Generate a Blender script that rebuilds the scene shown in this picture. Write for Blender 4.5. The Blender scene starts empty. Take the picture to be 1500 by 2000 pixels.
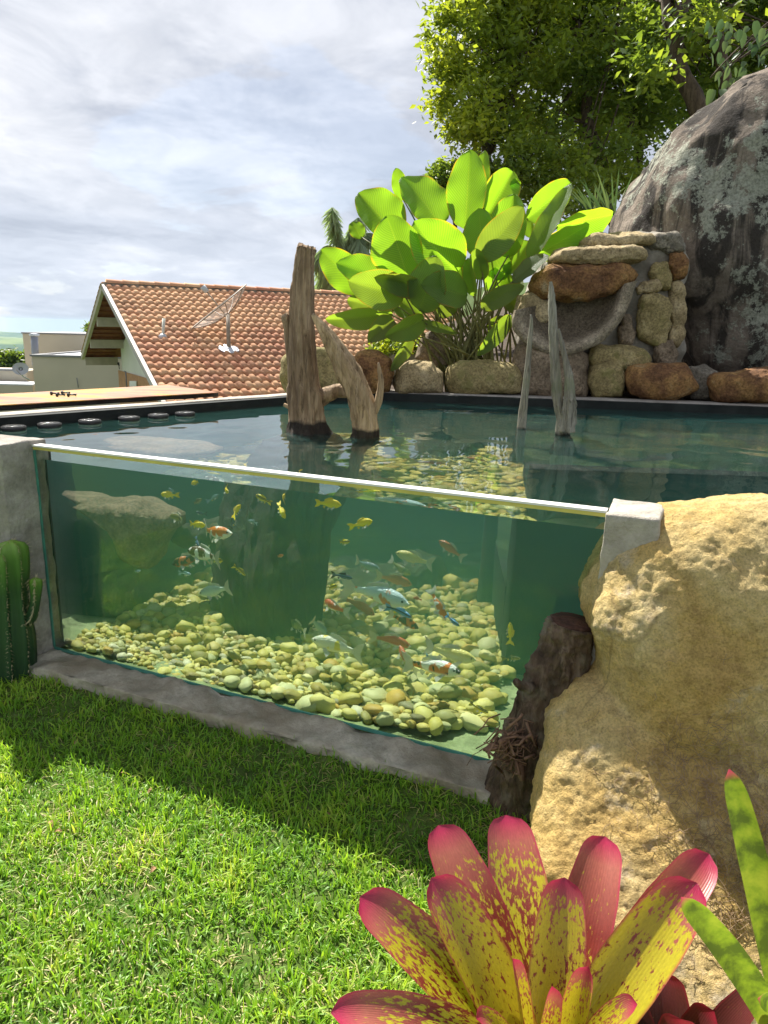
import bpy, bmesh, math, random
import numpy as np
from mathutils import Vector, Matrix, noise as mnoise
random.seed(11); rng = np.random.default_rng(11)
sc = bpy.context.scene
COL = sc.collection
# ------------------------------------------------------------------ camera
CAM_H, FPX, HOR, ROLL = 1.55, 1385.0, 640.0, math.radians(1.3)
PITCH = math.atan((1000 - HOR) / FPX)
cP, sP, cR, sR = math.cos(PITCH), math.sin(PITCH), math.cos(ROLL), math.sin(ROLL)
def cam2world(a, b, w=1.0):
    a, b = a * cR - b * sR, a * sR + b * cR
    return np.array([a, w * cP + b * sP, -w * sP + b * cP])
cam = bpy.data.cameras.new('camera'); cam_ob = bpy.data.objects.new('camera', cam); COL.objects.link(cam_ob)
cam.sensor_fit = 'HORIZONTAL'; cam.sensor_width = 36; cam.lens = 36 * FPX / 1500
cam.clip_start = 0.02; cam.clip_end = 20000
_x, _y, _z = cam2world(1, 0, 0), cam2world(0, 1, 0), -cam2world(0, 0, 1)
cam_ob.matrix_world = Matrix(((_x[0], _y[0], _z[0], 0), (_x[1], _y[1], _z[1], 0), (_x[2], _y[2], _z[2], CAM_H), (0, 0, 0, 1)))
sc.camera = cam_ob
# ------------------------------------------------------------------ sky
SUN_AZ, SUN_EL = math.radians(-28), math.radians(52)       # azimuth from +Y, negative = left
world = bpy.data.worlds.new('World'); sc.world = world; world.use_nodes = True
def build_sky():
    nt = world.node_tree; N = nt.nodes; K = nt.links; N.clear()
    out = N.new('ShaderNodeOutputWorld'); bg = N.new('ShaderNodeBackground'); K.new(bg.outputs[0], out.inputs[0])
    sky = N.new('ShaderNodeTexSky'); sky.sky_type = 'NISHITA'; sky.sun_disc = False
    sky.sun_elevation = SUN_EL; sky.sun_rotation = SUN_AZ; sky.altitude = 700; sky.dust_density = 1.5
    sc_ = N.new('ShaderNodeVectorMath'); sc_.operation = 'SCALE'; sc_.inputs[3].default_value = 0.085
    K.new(sky.outputs[0], sc_.inputs[0])
    tc = N.new('ShaderNodeTexCoord'); sx = N.new('ShaderNodeSeparateXYZ'); K.new(tc.outputs['Generated'], sx.inputs[0])
    def math_(op, a, b=None):
        m = N.new('ShaderNodeMath'); m.operation = op
        for i, q in enumerate((a, b)):
            if q is None: continue
            if isinstance(q, (int, float)): m.inputs[i].default_value = q
            else: K.new(q, m.inputs[i])
        return m.outputs[0]
    zc = math_('MAXIMUM', sx.outputs[2], 0.0); den = math_('ADD', zc, 0.16)
    cx = N.new('ShaderNodeCombineXYZ'); K.new(math_('DIVIDE', sx.outputs[0], den), cx.inputs[0]); K.new(math_('DIVIDE', sx.outputs[1], den), cx.inputs[1])
    def noise(scale, det, rough, off, dist=0.0):
        mp = N.new('ShaderNodeMapping'); mp.inputs['Location'].default_value = off; mp.inputs['Scale'].default_value = (1.0, 0.85, 1)
        K.new(cx.outputs[0], mp.inputs[0])
        n = N.new('ShaderNodeTexNoise'); n.inputs['Scale'].default_value = scale; n.inputs['Detail'].default_value = det
        n.inputs['Roughness'].default_value = rough; n.inputs['Distortion'].default_value = dist
        K.new(mp.outputs[0], n.inputs[0]); return n.outputs[0]
    def ramp(fac, stops):
        r = N.new('ShaderNodeValToRGB'); e = r.color_ramp.elements
        while len(e) > 1: e.remove(e[-1])
        e[0].position = stops[0][0]; e[0].color = (*stops[0][1], 1)
        for p, c in stops[1:]:
            q = e.new(p); q.color = (*c, 1)
        r.color_ramp.interpolation = 'EASE'
        K.new(fac, r.inputs[0]); return r.outputs[0]
    cover = ramp(noise(0.9, 8, 0.55, (3.1, 1.7, 0), 0.4), [(0.30, (0, 0, 0)), (0.44, (1, 1, 1))])
    shade = ramp(noise(0.75, 7, 0.58, (7.3, 4.2, 2), 0.3), [(0.37, (0.185, 0.208, 0.255)), (0.48, (0.28, 0.302, 0.35)), (0.59, (0.39, 0.405, 0.44)), (0.73, (0.49, 0.495, 0.51))])
    fine = ramp(noise(3.2, 7, 0.6, (1.3, 8.2, 5), 0.5), [(0.3, (0.86, 0.87, 0.89)), (0.7, (1.12, 1.11, 1.10))])
    mul = N.new('ShaderNodeMix'); mul.data_type = 'RGBA'; mul.blend_type = 'MULTIPLY'; mul.inputs[0].default_value = 1
    K.new(shade, mul.inputs[6]); K.new(fine, mul.inputs[7])
    # light haze lifts the cloud base to white towards the horizon
    hz = ramp(zc, [(0.0, (0.85, 0.85, 0.85)), (0.28, (0, 0, 0))])
    mh = N.new('ShaderNodeMix'); mh.data_type = 'RGBA'; K.new(math_('MULTIPLY', hz, 0.6), mh.inputs[0])
    K.new(mul.outputs[2], mh.inputs[6]); mh.inputs[7].default_value = (0.42, 0.46, 0.52, 1)
    mx = N.new('ShaderNodeMix'); mx.data_type = 'RGBA'
    K.new(math_('MAXIMUM', cover, 0.84), mx.inputs[0]); K.new(sc_.outputs[0], mx.inputs[6]); K.new(mh.outputs[2], mx.inputs[7])
    K.new(mx.outputs[2], bg.inputs[0]); bg.inputs[1].default_value = 1.0
build_sky()
# ------------------------------------------------------------------ sun and exposure
sun = bpy.data.lights.new('sun', 'SUN'); sun.energy = 5.0; sun.angle = math.radians(0.55); sun.color = (1.0, 0.955, 0.88)
sun.cycles.is_caustics_light = True
sun_ob = bpy.data.objects.new('sun', sun); COL.objects.link(sun_ob)
SUN_DIR = Vector((math.sin(SUN_AZ) * math.cos(SUN_EL), math.cos(SUN_AZ) * math.cos(SUN_EL), math.sin(SUN_EL)))
sun_ob.rotation_euler = SUN_DIR.to_track_quat('Z', 'Y').to_euler()
sc.view_settings.view_transform = 'Standard'; sc.view_settings.look = 'None'
sc.view_settings.gamma = 1; sc.view_settings.use_curve_mapping = False; sc.view_settings.exposure = 1.12
sc.cycles.max_bounces = 14; sc.cycles.transmission_bounces = 8; sc.cycles.transparent_max_bounces = 16
sc.cycles.diffuse_bounces = 4; sc.cycles.glossy_bounces = 4; sc.cycles.volume_bounces = 1
sc.cycles.sample_clamp_indirect = 4.0; sc.cycles.sample_clamp_direct = 0.0; sc.cycles.blur_glossy = 0.5
# ------------------------------------------------------------------ pixel helpers
CAM = np.array([0, 0, CAM_H])
def ray(u, v): return cam2world((u - 750) / FPX, -(v - 1000) / FPX)
def PZ(u, v, z): d = ray(u, v); return CAM + d * ((z - CAM_H) / d[2])
def PY(u, v, y): d = ray(u, v); return CAM + d * (y / d[1])
RIGHT, UP, FWD = cam2world(1, 0, 0), cam2world(0, 1, 0), cam2world(0, 0, 1)
# tank frame: s along the pane, d behind it, z up
TL = np.array([-1.482, 2.95]); TT = np.array([0.919, -0.394]); TN = np.array([-0.394, -0.919])
def TW(s, d, z): p = TL + TT * s - TN * d; return (p[0], p[1], z)
WATER_Z, RIM_Z, WFRONT = 0.977, 1.042, 0.0225
N3 = np.array([TN[0], TN[1], 0.0])
def under(u, v, depth):
    d = ray(u, v); d = d / np.linalg.norm(d); P = CAM + d * ((TN @ TL) / (TN @ d[:2]))
    r = 1 / 1.333; ci = -d @ N3; T = r * d + (r * ci - math.sqrt(1 - r * r * (1 - ci * ci))) * N3
    Q = P + T * (depth / (-(T @ N3))); px = (np.linalg.norm(P - CAM) * (FWD @ d) + depth / 1.33) / FPX
    return Q, px
def under_top(u, v, z):
    P = PZ(u, v, WATER_Z); d = ray(u, v); d = d / np.linalg.norm(d); r = 1 / 1.333; n = np.array([0, 0, 1.0]); ci = -d[2]
    T = r * d + (r * ci - math.sqrt(1 - r * r * (1 - ci * ci))) * n
    return P + T * ((z - P[2]) / T[2])
# ------------------------------------------------------------------ object helpers
ORG = {}
def tag(o, label=None, cat=None, group=None, kind=None):
    for k, v in (('label', label), ('category', cat), ('group', group), ('kind', kind)):
        if v: o[k] = v
    return o
def thing(name, label, cat, loc=(0, 0, 0), group=None):
    o = bpy.data.objects.new(name, None); o.empty_display_size = 0.1; COL.objects.link(o); o.location = loc
    ORG[o.name] = np.array(loc, float); return tag(o, label, cat, group)
def meshdata(name, verts, faces, m, smooth=True, attrs=None):
    me = bpy.data.meshes.new(name)
    v = np.asarray(verts, np.float32).reshape(-1, 3)
    if isinstance(faces, np.ndarray):
        k = faces.shape[1]; nf = len(faces)
        me.vertices.add(len(v)); me.vertices.foreach_set('co', v.ravel())
        me.loops.add(nf * k); me.loops.foreach_set('vertex_index', faces.astype(np.int32).ravel())
        me.polygons.add(nf); me.polygons.foreach_set('loop_start', np.arange(0, nf * k, k, dtype=np.int32))
        me.update(calc_edges=True)
    else:
        me.from_pydata(v.tolist(), [], faces)
    if m: me.materials.append(m)
    if smooth: me.polygons.foreach_set('use_smooth', np.ones(len(me.polygons), bool))
    for an, av in (attrs or {}).items():
        a = me.attributes.new(an, 'FLOAT', 'POINT'); a.data.foreach_set('value', np.asarray(av, np.float32))
    me.validate(); me.update()
    return me
def obj(name, verts, faces, m, parent=None, smooth=True, attrs=None):
    """one mesh object; verts are world coordinates"""
    v = np.asarray(verts, float).reshape(-1, 3)
    off = ORG[parent.name] if parent is not None else np.zeros(3)
    o = bpy.data.objects.new(name, meshdata(name, v - off, faces, m, smooth, attrs)); COL.objects.link(o)
    if parent is not None: o.parent = parent
    ORG[o.name] = off
    return o
def inst(name, me, parent, mat4):
    o = bpy.data.objects.new(name, me); COL.objects.link(o)
    if parent is not None:
        o.parent = parent; off = ORG[parent.name]; mat4 = Matrix.Translation((-off[0], -off[1], -off[2])) @ mat4
    o.matrix_basis = mat4; return o
def struct(o): o['kind'] = 'structure'; return o
class MB:
    def __init__(s): s.v = []; s.f = []
    def add(s, v, f):
        b = len(s.v); s.v += [tuple(map(float, q)) for q in v]; s.f += [tuple(i + b for i in q) for q in f]; return s
    def hexa(s, p):        # p: 4 bottom corners then 4 top corners, counter-clockwise seen from above
        return s.add(p, [(3, 2, 1, 0), (4, 5, 6, 7), (0, 1, 5, 4), (1, 2, 6, 5), (2, 3, 7, 6), (3, 0, 4, 7)])
    def prism(s, poly, z0, z1):
        n = len(poly); a = [(p[0], p[1], z0) for p in poly]; b = [(p[0], p[1], z1) for p in poly]
        return s.add(a + b, [tuple(range(n - 1, -1, -1)), tuple(range(n, 2 * n))] + [(i, (i + 1) % n, n + (i + 1) % n, n + i) for i in range(n)])
    def box(s, lo, hi):
        (x0, y0, z0), (x1, y1, z1) = lo, hi
        return s.hexa([(x0, y0, z0), (x1, y0, z0), (x1, y1, z0), (x0, y1, z0), (x0, y0, z1), (x1, y0, z1), (x1, y1, z1), (x0, y1, z1)])
    def tank(s, s0, s1, d0, d1, z0, z1):
        return s.hexa([TW(s0, d0, z0), TW(s1, d0, z0), TW(s1, d1, z0), TW(s0, d1, z0), TW(s0, d0, z1), TW(s1, d0, z1), TW(s1, d1, z1), TW(s0, d1, z1)])
    def tube(s, pts, rad, n=8, cap=True, squash=None):
        v, f = tube(pts, rad, n, cap); return s.add(v, f)
    def obj(s, name, m, parent=None, smooth=False): return obj(name, s.v, s.f, m, parent, smooth)
def frames(pts):
    P = [np.array(p, float) for p in pts]; T = []
    for i in range(len(P)):
        a = P[min(i + 1, len(P) - 1)] - P[max(i - 1, 0)]; T.append(a / (np.linalg.norm(a) + 1e-9))
    r = np.array([0, 1.0, 0]) if abs(T[0][1]) < 0.9 else np.array([1.0, 0, 0]); U = []
    for t in T:
        r = r - t * (r @ t); r = r / np.linalg.norm(r); U.append(r)
    return P, T, U
def tube(pts, rad, n=8, cap=True, fn=None):
    P, T, U = frames(pts); v = []; f = []
    if not hasattr(rad, '__len__'): rad = [rad] * len(P)
    for i, (p, t, u) in enumerate(zip(P, T, U)):
        w = np.cross(t, u)
        for k in range(n):
            a = 2 * math.pi * k / n; r = rad[i] * (fn(i / (len(P) - 1), a) if fn else 1.0)
            v.append(p + (u * math.cos(a) + w * math.sin(a)) * r)
    for i in range(len(P) - 1):
        for k in range(n): f.append((i * n + k, i * n + (k + 1) % n, (i + 1) * n + (k + 1) % n, (i + 1) * n + k))
    if cap:
        f.append(tuple(range(n - 1, -1, -1))); b = (len(P) - 1) * n; f.append(tuple(range(b, b + n)))
    return v, f
def spline(pts, n):
    P = np.array(pts, float); m = len(P); out = []
    for k in range(n):
        x = k / (n - 1) * (m - 1); i = min(int(x), m - 2); t = x - i
        p0, p1, p2, p3 = P[max(i - 1, 0)], P[i], P[i + 1], P[min(i + 2, m - 1)]
        out.append(0.5 * ((2 * p1) + (p2 - p0) * t + (2 * p0 - 5 * p1 + 4 * p2 - p3) * t * t + (3 * p1 - p0 - 3 * p2 + p3) * t ** 3))
    return np.array(out)
def fbm(p, oct=4): return mnoise.fractal(Vector(p), 1.0, 2.0, oct)
_ico = {}
def ico(n):
    if n not in _ico:
        bm = bmesh.new(); bmesh.ops.create_icosphere(bm, subdivisions=n, radius=1.0)
        bm.verts.ensure_lookup_table(); _ico[n] = (np.array([v.co[:] for v in bm.verts]), np.array([[v.index for v in f.verts] for f in bm.faces])); bm.free()
    return _ico[n]
def recv(o):
    for q in [o] + list(o.children_recursive):
        if q.type == 'MESH': q.cycles.is_caustics_receiver = True
    return o
# ================================================================== materials
def newmat(name):
    m = bpy.data.materials.new(name); m.use_nodes = True; nt = m.node_tree
    return m, nt, nt.nodes, nt.links, nt.nodes['Principled BSDF']
class G:
    """small node-graph helper"""
    def __init__(s, name):
        s.m, s.nt, s.N, s.K, s.b = newmat(name); s._tc = None; s.out = s.N['Material Output']
    def tc(s, scale=(1, 1, 1), kind='Object', loc=(0, 0, 0), rot=(0, 0, 0)):
        if s._tc is None: s._tc = s.N.new('ShaderNodeTexCoord')
        mp = s.N.new('ShaderNodeMapping'); mp.inputs['Scale'].default_value = scale; mp.inputs['Location'].default_value = loc; mp.inputs['Rotation'].default_value = rot
        s.K.new(s._tc.outputs[kind], mp.inputs[0]); return mp.outputs[0]
    def noise(s, scale, det=5, rough=0.55, vec=None, dist=0.0):
        n = s.N.new('ShaderNodeTexNoise'); n.inputs['Scale'].default_value = scale; n.inputs['Detail'].default_value = det
        n.inputs['Roughness'].default_value = rough; n.inputs['Distortion'].default_value = dist
        s.K.new(vec if vec is not None else s.tc(), n.inputs['Vector']); return n.outputs[0]
    def vor(s, scale, vec=None, feat='F1', out=0):
        n = s.N.new('ShaderNodeTexVoronoi'); n.inputs['Scale'].default_value = scale; n.feature = feat
        s.K.new(vec if vec is not None else s.tc(), n.inputs['Vector']); return n.outputs[out]
    def ramp(s, fac, stops, ease=False):
        r = s.N.new('ShaderNodeValToRGB'); e = r.color_ramp.elements
        while len(e) > 1: e.remove(e[-1])
        c = stops[0][1]; e[0].position = stops[0][0]; e[0].color = (*c, 1) if hasattr(c, '__len__') else (c, c, c, 1)
        for p, c in stops[1:]:
            q = e.new(p); q.color = (*c, 1) if hasattr(c, '__len__') else (c, c, c, 1)
        if ease: r.color_ramp.interpolation = 'EASE'
        s.K.new(fac, r.inputs[0]); return r.outputs[0]
    def mix(s, fac, a, b, blend='MIX'):
        m = s.N.new('ShaderNodeMix'); m.data_type = 'RGBA'; m.blend_type = blend
        for i, q in ((0, fac), (6, a), (7, b)):
            if isinstance(q, (int, float)): m.inputs[i].default_value = q if i == 0 else (q, q, q, 1)
            elif isinstance(q, tuple): m.inputs[i].default_value = (*q, 1)
            else: s.K.new(q, m.inputs[i])
        return m.outputs[2]
    def math(s, op, a, b=0.0, c=None):
        m = s.N.new('ShaderNodeMath'); m.operation = op
        for i, q in enumerate((a, b, c)):
            if q is None: continue
            if isinstance(q, (int, float)): m.inputs[i].default_value = q
            else: s.K.new(q, m.inputs[i])
        return m.outputs[0]
    def attr(s, name):
        a = s.N.new('ShaderNodeAttribute'); a.attribute_name = name; return a.outputs['Fac']
    def sep(s, vec, i):
        x = s.N.new('ShaderNodeSeparateXYZ'); s.K.new(vec, x.inputs[0]); return x.outputs[i]
    def rand(s):
        o = s.N.new('ShaderNodeObjectInfo'); return o.outputs['Random']
    def color(s, c):
        if isinstance(c, tuple): s.b.inputs['Base Color'].default_value = (*c, 1)
        else: s.K.new(c, s.b.inputs['Base Color'])
        return s
    def rough(s, r, spec=0.4):
        if isinstance(r, (int, float)): s.b.inputs['Roughness'].default_value = r
        else: s.K.new(r, s.b.inputs['Roughness'])
        s.b.inputs['Specular IOR Level'].default_value = spec; return s
    def bump(s, h, dist=0.01, strength=1.0, prev=None):
        b = s.N.new('ShaderNodeBump'); b.inputs['Distance'].default_value = dist; b.inputs['Strength'].default_value = strength
        s.K.new(h, b.inputs['Height'])
        if prev is not None: s.K.new(prev, b.inputs['Normal'])
        s.K.new(b.outputs[0], s.b.inputs['Normal']); s.nrm = b.outputs[0]; return b.outputs[0]
    def translucent(s, fac, col):
        t = s.N.new('ShaderNodeBsdfTranslucent'); mx = s.N.new('ShaderNodeMixShader'); mx.inputs[0].default_value = fac
        if isinstance(col, tuple): t.inputs[0].default_value = (*col, 1)
        else: s.K.new(col, t.inputs[0])
        s.K.new(s.b.outputs[0], mx.inputs[1]); s.K.new(t.outputs[0], mx.inputs[2]); s.K.new(mx.outputs[0], s.out.inputs[0]); return s
def plain(name, c, rough=0.6, spec=0.4, var=0.12, scale=8, metal=0.0, bump=0.0):
    g = G(name); n = g.noise(scale, 5)
    g.color(g.ramp(n, [(0.3, tuple(x * (1 - var) for x in c)), (0.7, tuple(min(1, x * (1 + var)) for x in c))])).rough(rough, spec)
    g.b.inputs['Metallic'].default_value = metal
    if bump: g.bump(g.noise(scale * 6, 6), bump)
    return g.m
def rockmat(name, cols, scale=3.0, bump=0.02, speck=0.75, grain=60, moss=None):
    g = G(name); big = g.noise(scale, 6, 0.6, dist=0.3)
    c = g.ramp(big, [(0.28 + 0.44 * i / (len(cols) - 1), k) for i, k in enumerate(cols)])
    fine = g.noise(grain, 4, 0.7)
    c = g.mix(speck, c, g.ramp(fine, [(0.30, (0.22, 0.20, 0.18)), (0.52, (1, 1, 1)), (0.74, (1.6, 1.57, 1.5))]), 'MULTIPLY')
    c = g.mix(0.6, c, g.ramp(g.noise(scale * 5.5, 8, 0.7), [(0.32, (0.45, 0.43, 0.40)), (0.55, (1, 1, 1)), (0.72, (1.3, 1.3, 1.27))]), 'MULTIPLY')
    if moss: c = g.mix(g.ramp(g.noise(scale * 2.2, 7, 0.65), [(0.52, 0), (0.64, 0.8)]), c, moss)
    g.color(c).rough(0.88, 0.25)
    n1 = g.bump(g.noise(scale * 4, 8, 0.62), bump, 0.8)
    g.bump(g.noise(grain * 0.7, 4, 0.7), bump * 0.22, 0.9, n1)
    return g.m
def m_concrete(name, c, stain=(0.16, 0.13, 0.10), amt=0.6):
    g = G(name); n = g.noise(2.6, 8, 0.62, dist=0.5); n2 = g.noise(11, 7, 0.6)
    base = g.ramp(n2, [(0.3, tuple(x * 0.62 for x in c)), (0.7, tuple(x * 1.25 for x in c))]); base = g.mix(0.5, base, g.ramp(g.noise(60, 5, 0.7), [(0.3, (0.6, 0.6, 0.6)), (0.7, (1.3, 1.3, 1.3))]), 'MULTIPLY')
    g.color(g.mix(g.math('MULTIPLY', g.ramp(n, [(0.42, 0), (0.66, 1)]), amt), base, stain)).rough(0.82, 0.3)
    b1 = g.bump(g.noise(26, 8, 0.65), 0.012, 0.9); g.bump(g.noise(140, 3, 0.6), 0.003, 0.9, b1)
    return g.m
M = {}
M['concrete'] = m_concrete('concrete', (0.38, 0.35, 0.305), (0.25, 0.22, 0.18), 0.7)
M['concrete_top'] = m_concrete('concrete_weathered', (0.47, 0.43, 0.36), (0.38, 0.33, 0.26), 0.6)
M['curb'] = m_concrete('curb_concrete', (0.52, 0.475, 0.37), (0.27, 0.22, 0.14), 0.9)
M['mortar'] = m_concrete('mortar', (0.36, 0.325, 0.265), (0.17, 0.145, 0.10), 0.9)
def m_liner():
    g = G('pond_liner'); z = g.sep(g.tc(), 2)
    n = g.noise(6, 7, 0.6); c = g.ramp(n, [(0.3, (0.010, 0.012, 0.011)), (0.7, (0.028, 0.032, 0.028))])
    g.color(c).rough(0.75, 0.2); g.bump(g.noise(16, 6), 0.01, 0.5); return g.m
M['liner'] = m_liner()
def m_algae():
    g = G('algae_floor'); n = g.noise(5, 7, 0.6, dist=0.6); g.color(g.ramp(n, [(0.3, (0.012, 0.02, 0.010)), (0.55, (0.03, 0.05, 0.02)), (0.75, (0.13, 0.18, 0.06))])).rough(0.9, 0.2)
    g.bump(g.noise(30, 6), 0.01, 0.6); return g.m
M['algae'] = m_algae()
M['floor'] = m_concrete('algae_coated_floor', (0.30, 0.36, 0.17), (0.16, 0.22, 0.07), 0.8)
def m_glass():
    g = G('tank_glass'); g.N.remove(g.b); t = g.N.new('ShaderNodeBsdfTransparent'); t.inputs[0].default_value = (0.93, 0.985, 0.96, 1)
    gl = g.N.new('ShaderNodeBsdfGlossy'); gl.inputs['Roughness'].default_value = 0.0; gl.inputs[0].default_value = (1, 1, 1, 1)
    fr = g.N.new('ShaderNodeFresnel'); fr.inputs[0].default_value = 1.25; mx = g.N.new('ShaderNodeMixShader')
    g.K.new(fr.outputs[0], mx.inputs[0]); g.K.new(t.outputs[0], mx.inputs[1]); g.K.new(gl.outputs[0], mx.inputs[2]); g.K.new(mx.outputs[0], g.out.inputs[0]); return g.m
M['glass'] = m_glass()
def m_water():
    g = G('water'); g.N.remove(g.b); gl = g.N.new('ShaderNodeBsdfGlass'); gl.inputs['IOR'].default_value = 1.333; gl.inputs['Roughness'].default_value = 0.0
    gl.inputs[0].default_value = (0.97, 1.0, 0.985, 1); g.K.new(gl.outputs[0], g.out.inputs[0]); return g.m
M['water'] = m_water()
def m_murk():
    g = G('murky_water'); g.N.remove(g.b); a = g.N.new('ShaderNodeVolumeAbsorption'); a.inputs[0].default_value = (0.12, 0.86, 0.77, 1); a.inputs[1].default_value = 0.27
    s = g.N.new('ShaderNodeVolumeScatter'); s.inputs[0].default_value = (0.34, 0.98, 0.87, 1); s.inputs[1].default_value = 0.44; s.inputs['Anisotropy'].default_value = 0.2
    ad = g.N.new('ShaderNodeAddShader'); g.K.new(a.outputs[0], ad.inputs[0]); g.K.new(s.outputs[0], ad.inputs[1]); g.K.new(ad.outputs[0], g.out.inputs['Volume']); return g.m
M['murk'] = m_murk()
M['trim_white'] = plain('rim_white', (0.74, 0.73, 0.68), 0.4, 0.5, 0.06)
M['trim_yellow'] = plain('rim_yellow', (0.60, 0.53, 0.13), 0.35, 0.5, 0.18, 5)
M['silicone'] = plain('silicone', (0.06, 0.23, 0.175), 0.35, 0.5, 0.2, 12)
M['soil'] = rockmat('soil', [(0.035, 0.024, 0.016), (0.075, 0.052, 0.034), (0.12, 0.085, 0.055)], 9, 0.03)
def m_lawn_soil():
    g = G('lawn_soil'); n = g.noise(14, 6, 0.6); g.color(g.ramp(n, [(0.3, (0.045, 0.075, 0.016)), (0.55, (0.085, 0.13, 0.028)), (0.75, (0.16, 0.16, 0.06))])).rough(0.95, 0.1)
    g.bump(g.noise(60, 5), 0.01); return g.m
M['lawn_soil'] = m_lawn_soil()
def m_grass():
    g = G('grass_blade'); r = g.attr('rnd'); t = g.attr('t')
    c = g.ramp(r, [(0.0, (0.115, 0.27, 0.026)), (0.45, (0.23, 0.42, 0.038)), (0.82, (0.38, 0.54, 0.06)), (0.90, (0.50, 0.46, 0.17)), (1.0, (0.58, 0.46, 0.25))])
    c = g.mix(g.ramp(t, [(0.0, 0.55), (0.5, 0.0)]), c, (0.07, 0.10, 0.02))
    g.color(c).rough(0.45, 0.35); g.translucent(0.42, g.mix(1.0, c, (1.7, 1.6, 0.8), 'MULTIPLY')); return g.m
M['grass'] = m_grass()
M['yellow_rock'] = None
def m_yellow():
    g = G('yellow_granite'); a = g.noise(2.0, 6, 0.6, dist=0.5); b = g.noise(6.5, 7, 0.62)
    c = g.ramp(a, [(0.28, (0.54, 0.35, 0.115)), (0.42, (0.69, 0.48, 0.17)), (0.55, (0.77, 0.60, 0.28)), (0.72, (0.81, 0.70, 0.45))])
    c = g.mix(g.ramp(b, [(0.56, 0), (0.72, 0.5)]), c, (0.34, 0.22, 0.075))
    c = g.mix(g.ramp(g.noise(3.6, 7, 0.65, vec=g.tc(loc=(4, 2, 1))), [(0.56, 0), (0.70, 0.5)]), c, (0.30, 0.23, 0.08))
    c = g.mix(g.ramp(g.noise(4.5, 8, 0.7, vec=g.tc(loc=(1, 7, 3))), [(0.57, 0), (0.66, 0.75)]), c, (0.66, 0.56, 0.40))
    c = g.mix(0.55, c, g.ramp(g.noise(28, 7, 0.7), [(0.32, (0.50, 0.46, 0.40)), (0.52, (1, 1, 1)), (0.7, (1.25, 1.23, 1.2))]), 'MULTIPLY')
    fine = g.noise(150, 3, 0.7); c = g.mix(0.55, c, g.ramp(fine, [(0.32, (0.40, 0.36, 0.30)), (0.52, (1, 1, 1)), (0.72, (1.3, 1.27, 1.2))]), 'MULTIPLY')
    # a few cracks
    cr = g.vor(1.7, g.mix(0.10, g.tc(), g.noise(5, 5), 'ADD'), 'DISTANCE_TO_EDGE')
    crk = g.math('MULTIPLY', g.ramp(cr, [(0.0, 1), (0.010, 0)]), g.ramp(g.noise(1.3, 2), [(0.44, 0), (0.52, 1)]))
    c = g.mix(g.math('MULTIPLY', crk, 0.45), c, (0.20, 0.13, 0.06))
    g.color(c).rough(0.86, 0.25)
    b1 = g.bump(g.noise(30, 8, 0.7), 0.013, 0.9); b2 = g.bump(g.noise(95, 5, 0.75), 0.012, 1.0, b1); g.bump(crk, 0.008, -1.0, b2); return g.m
M['yellow_rock'] = m_yellow()
def m_lichen():
    g = G('lichen_granite'); n = g.noise(2.4, 8, 0.65)
    c = g.ramp(n, [(0.3, (0.125, 0.10, 0.078)), (0.5, (0.235, 0.19, 0.148)), (0.7, (0.35, 0.29, 0.23))])
    st = g.noise(2.6, 7, 0.6, vec=g.tc((1.5, 1.5, 0.22), rot=(0, 0.12, 0)), dist=0.6)
    c = g.mix(g.ramp(st, [(0.47, 0), (0.55, 0.9)]), c, (0.035, 0.03, 0.026))
    fine = g.noise(40, 4, 0.75); c = g.mix(0.5, c, g.ramp(fine, [(0.3, (0.35, 0.33, 0.3)), (0.55, (1, 1, 1)), (0.78, (1.5, 1.45, 1.4))]), 'MULTIPLY')
    li = g.math('ADD', g.math('MULTIPLY', g.noise(1.15, 3, 0.5, vec=g.tc(loc=(3.6, 0, 1.2))), 0.45), g.math('MULTIPLY', g.noise(7.5, 9, 0.8), 0.58))
    c = g.mix(g.ramp(li, [(0.540, 0), (0.560, 0.85)]), c, g.ramp(g.noise(50, 3), [(0.3, (0.20, 0.205, 0.155)), (0.6, (0.42, 0.43, 0.34))]))
    g.color(c).rough(0.92, 0.2); b1 = g.bump(g.noise(7, 9, 0.68), 0.07, 0.8); g.bump(g.noise(55, 4, 0.7), 0.012, 0.9, b1); return g.m
M['lichen_rock'] = m_lichen()
M['stone_tan'] = rockmat('tan_stone', [(0.24, 0.18, 0.09), (0.40, 0.31, 0.165), (0.52, 0.42, 0.25)], 4, 0.02)
M['stone_olive'] = rockmat('olive_stone', [(0.20, 0.155, 0.065), (0.34, 0.27, 0.12), (0.45, 0.37, 0.19)], 4, 0.02, moss=(0.20, 0.18, 0.06))
M['stone_rust'] = rockmat('rusty_stone', [(0.085, 0.04, 0.02), (0.21, 0.105, 0.045), (0.36, 0.20, 0.07), (0.40, 0.31, 0.17)], 5, 0.03)
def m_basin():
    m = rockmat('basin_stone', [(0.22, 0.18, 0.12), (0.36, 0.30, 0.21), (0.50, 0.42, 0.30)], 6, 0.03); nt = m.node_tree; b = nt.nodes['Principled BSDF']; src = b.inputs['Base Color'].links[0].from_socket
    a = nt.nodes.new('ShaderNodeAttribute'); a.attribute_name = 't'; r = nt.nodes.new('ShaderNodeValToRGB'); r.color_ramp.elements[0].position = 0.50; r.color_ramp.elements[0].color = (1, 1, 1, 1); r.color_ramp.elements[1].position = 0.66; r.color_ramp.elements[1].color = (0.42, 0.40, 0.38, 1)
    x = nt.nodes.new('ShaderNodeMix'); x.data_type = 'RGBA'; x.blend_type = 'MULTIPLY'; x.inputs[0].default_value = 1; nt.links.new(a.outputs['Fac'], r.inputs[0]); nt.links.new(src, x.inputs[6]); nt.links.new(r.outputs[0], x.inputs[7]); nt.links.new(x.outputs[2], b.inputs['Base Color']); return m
M['basin'] = m_basin()
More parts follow.
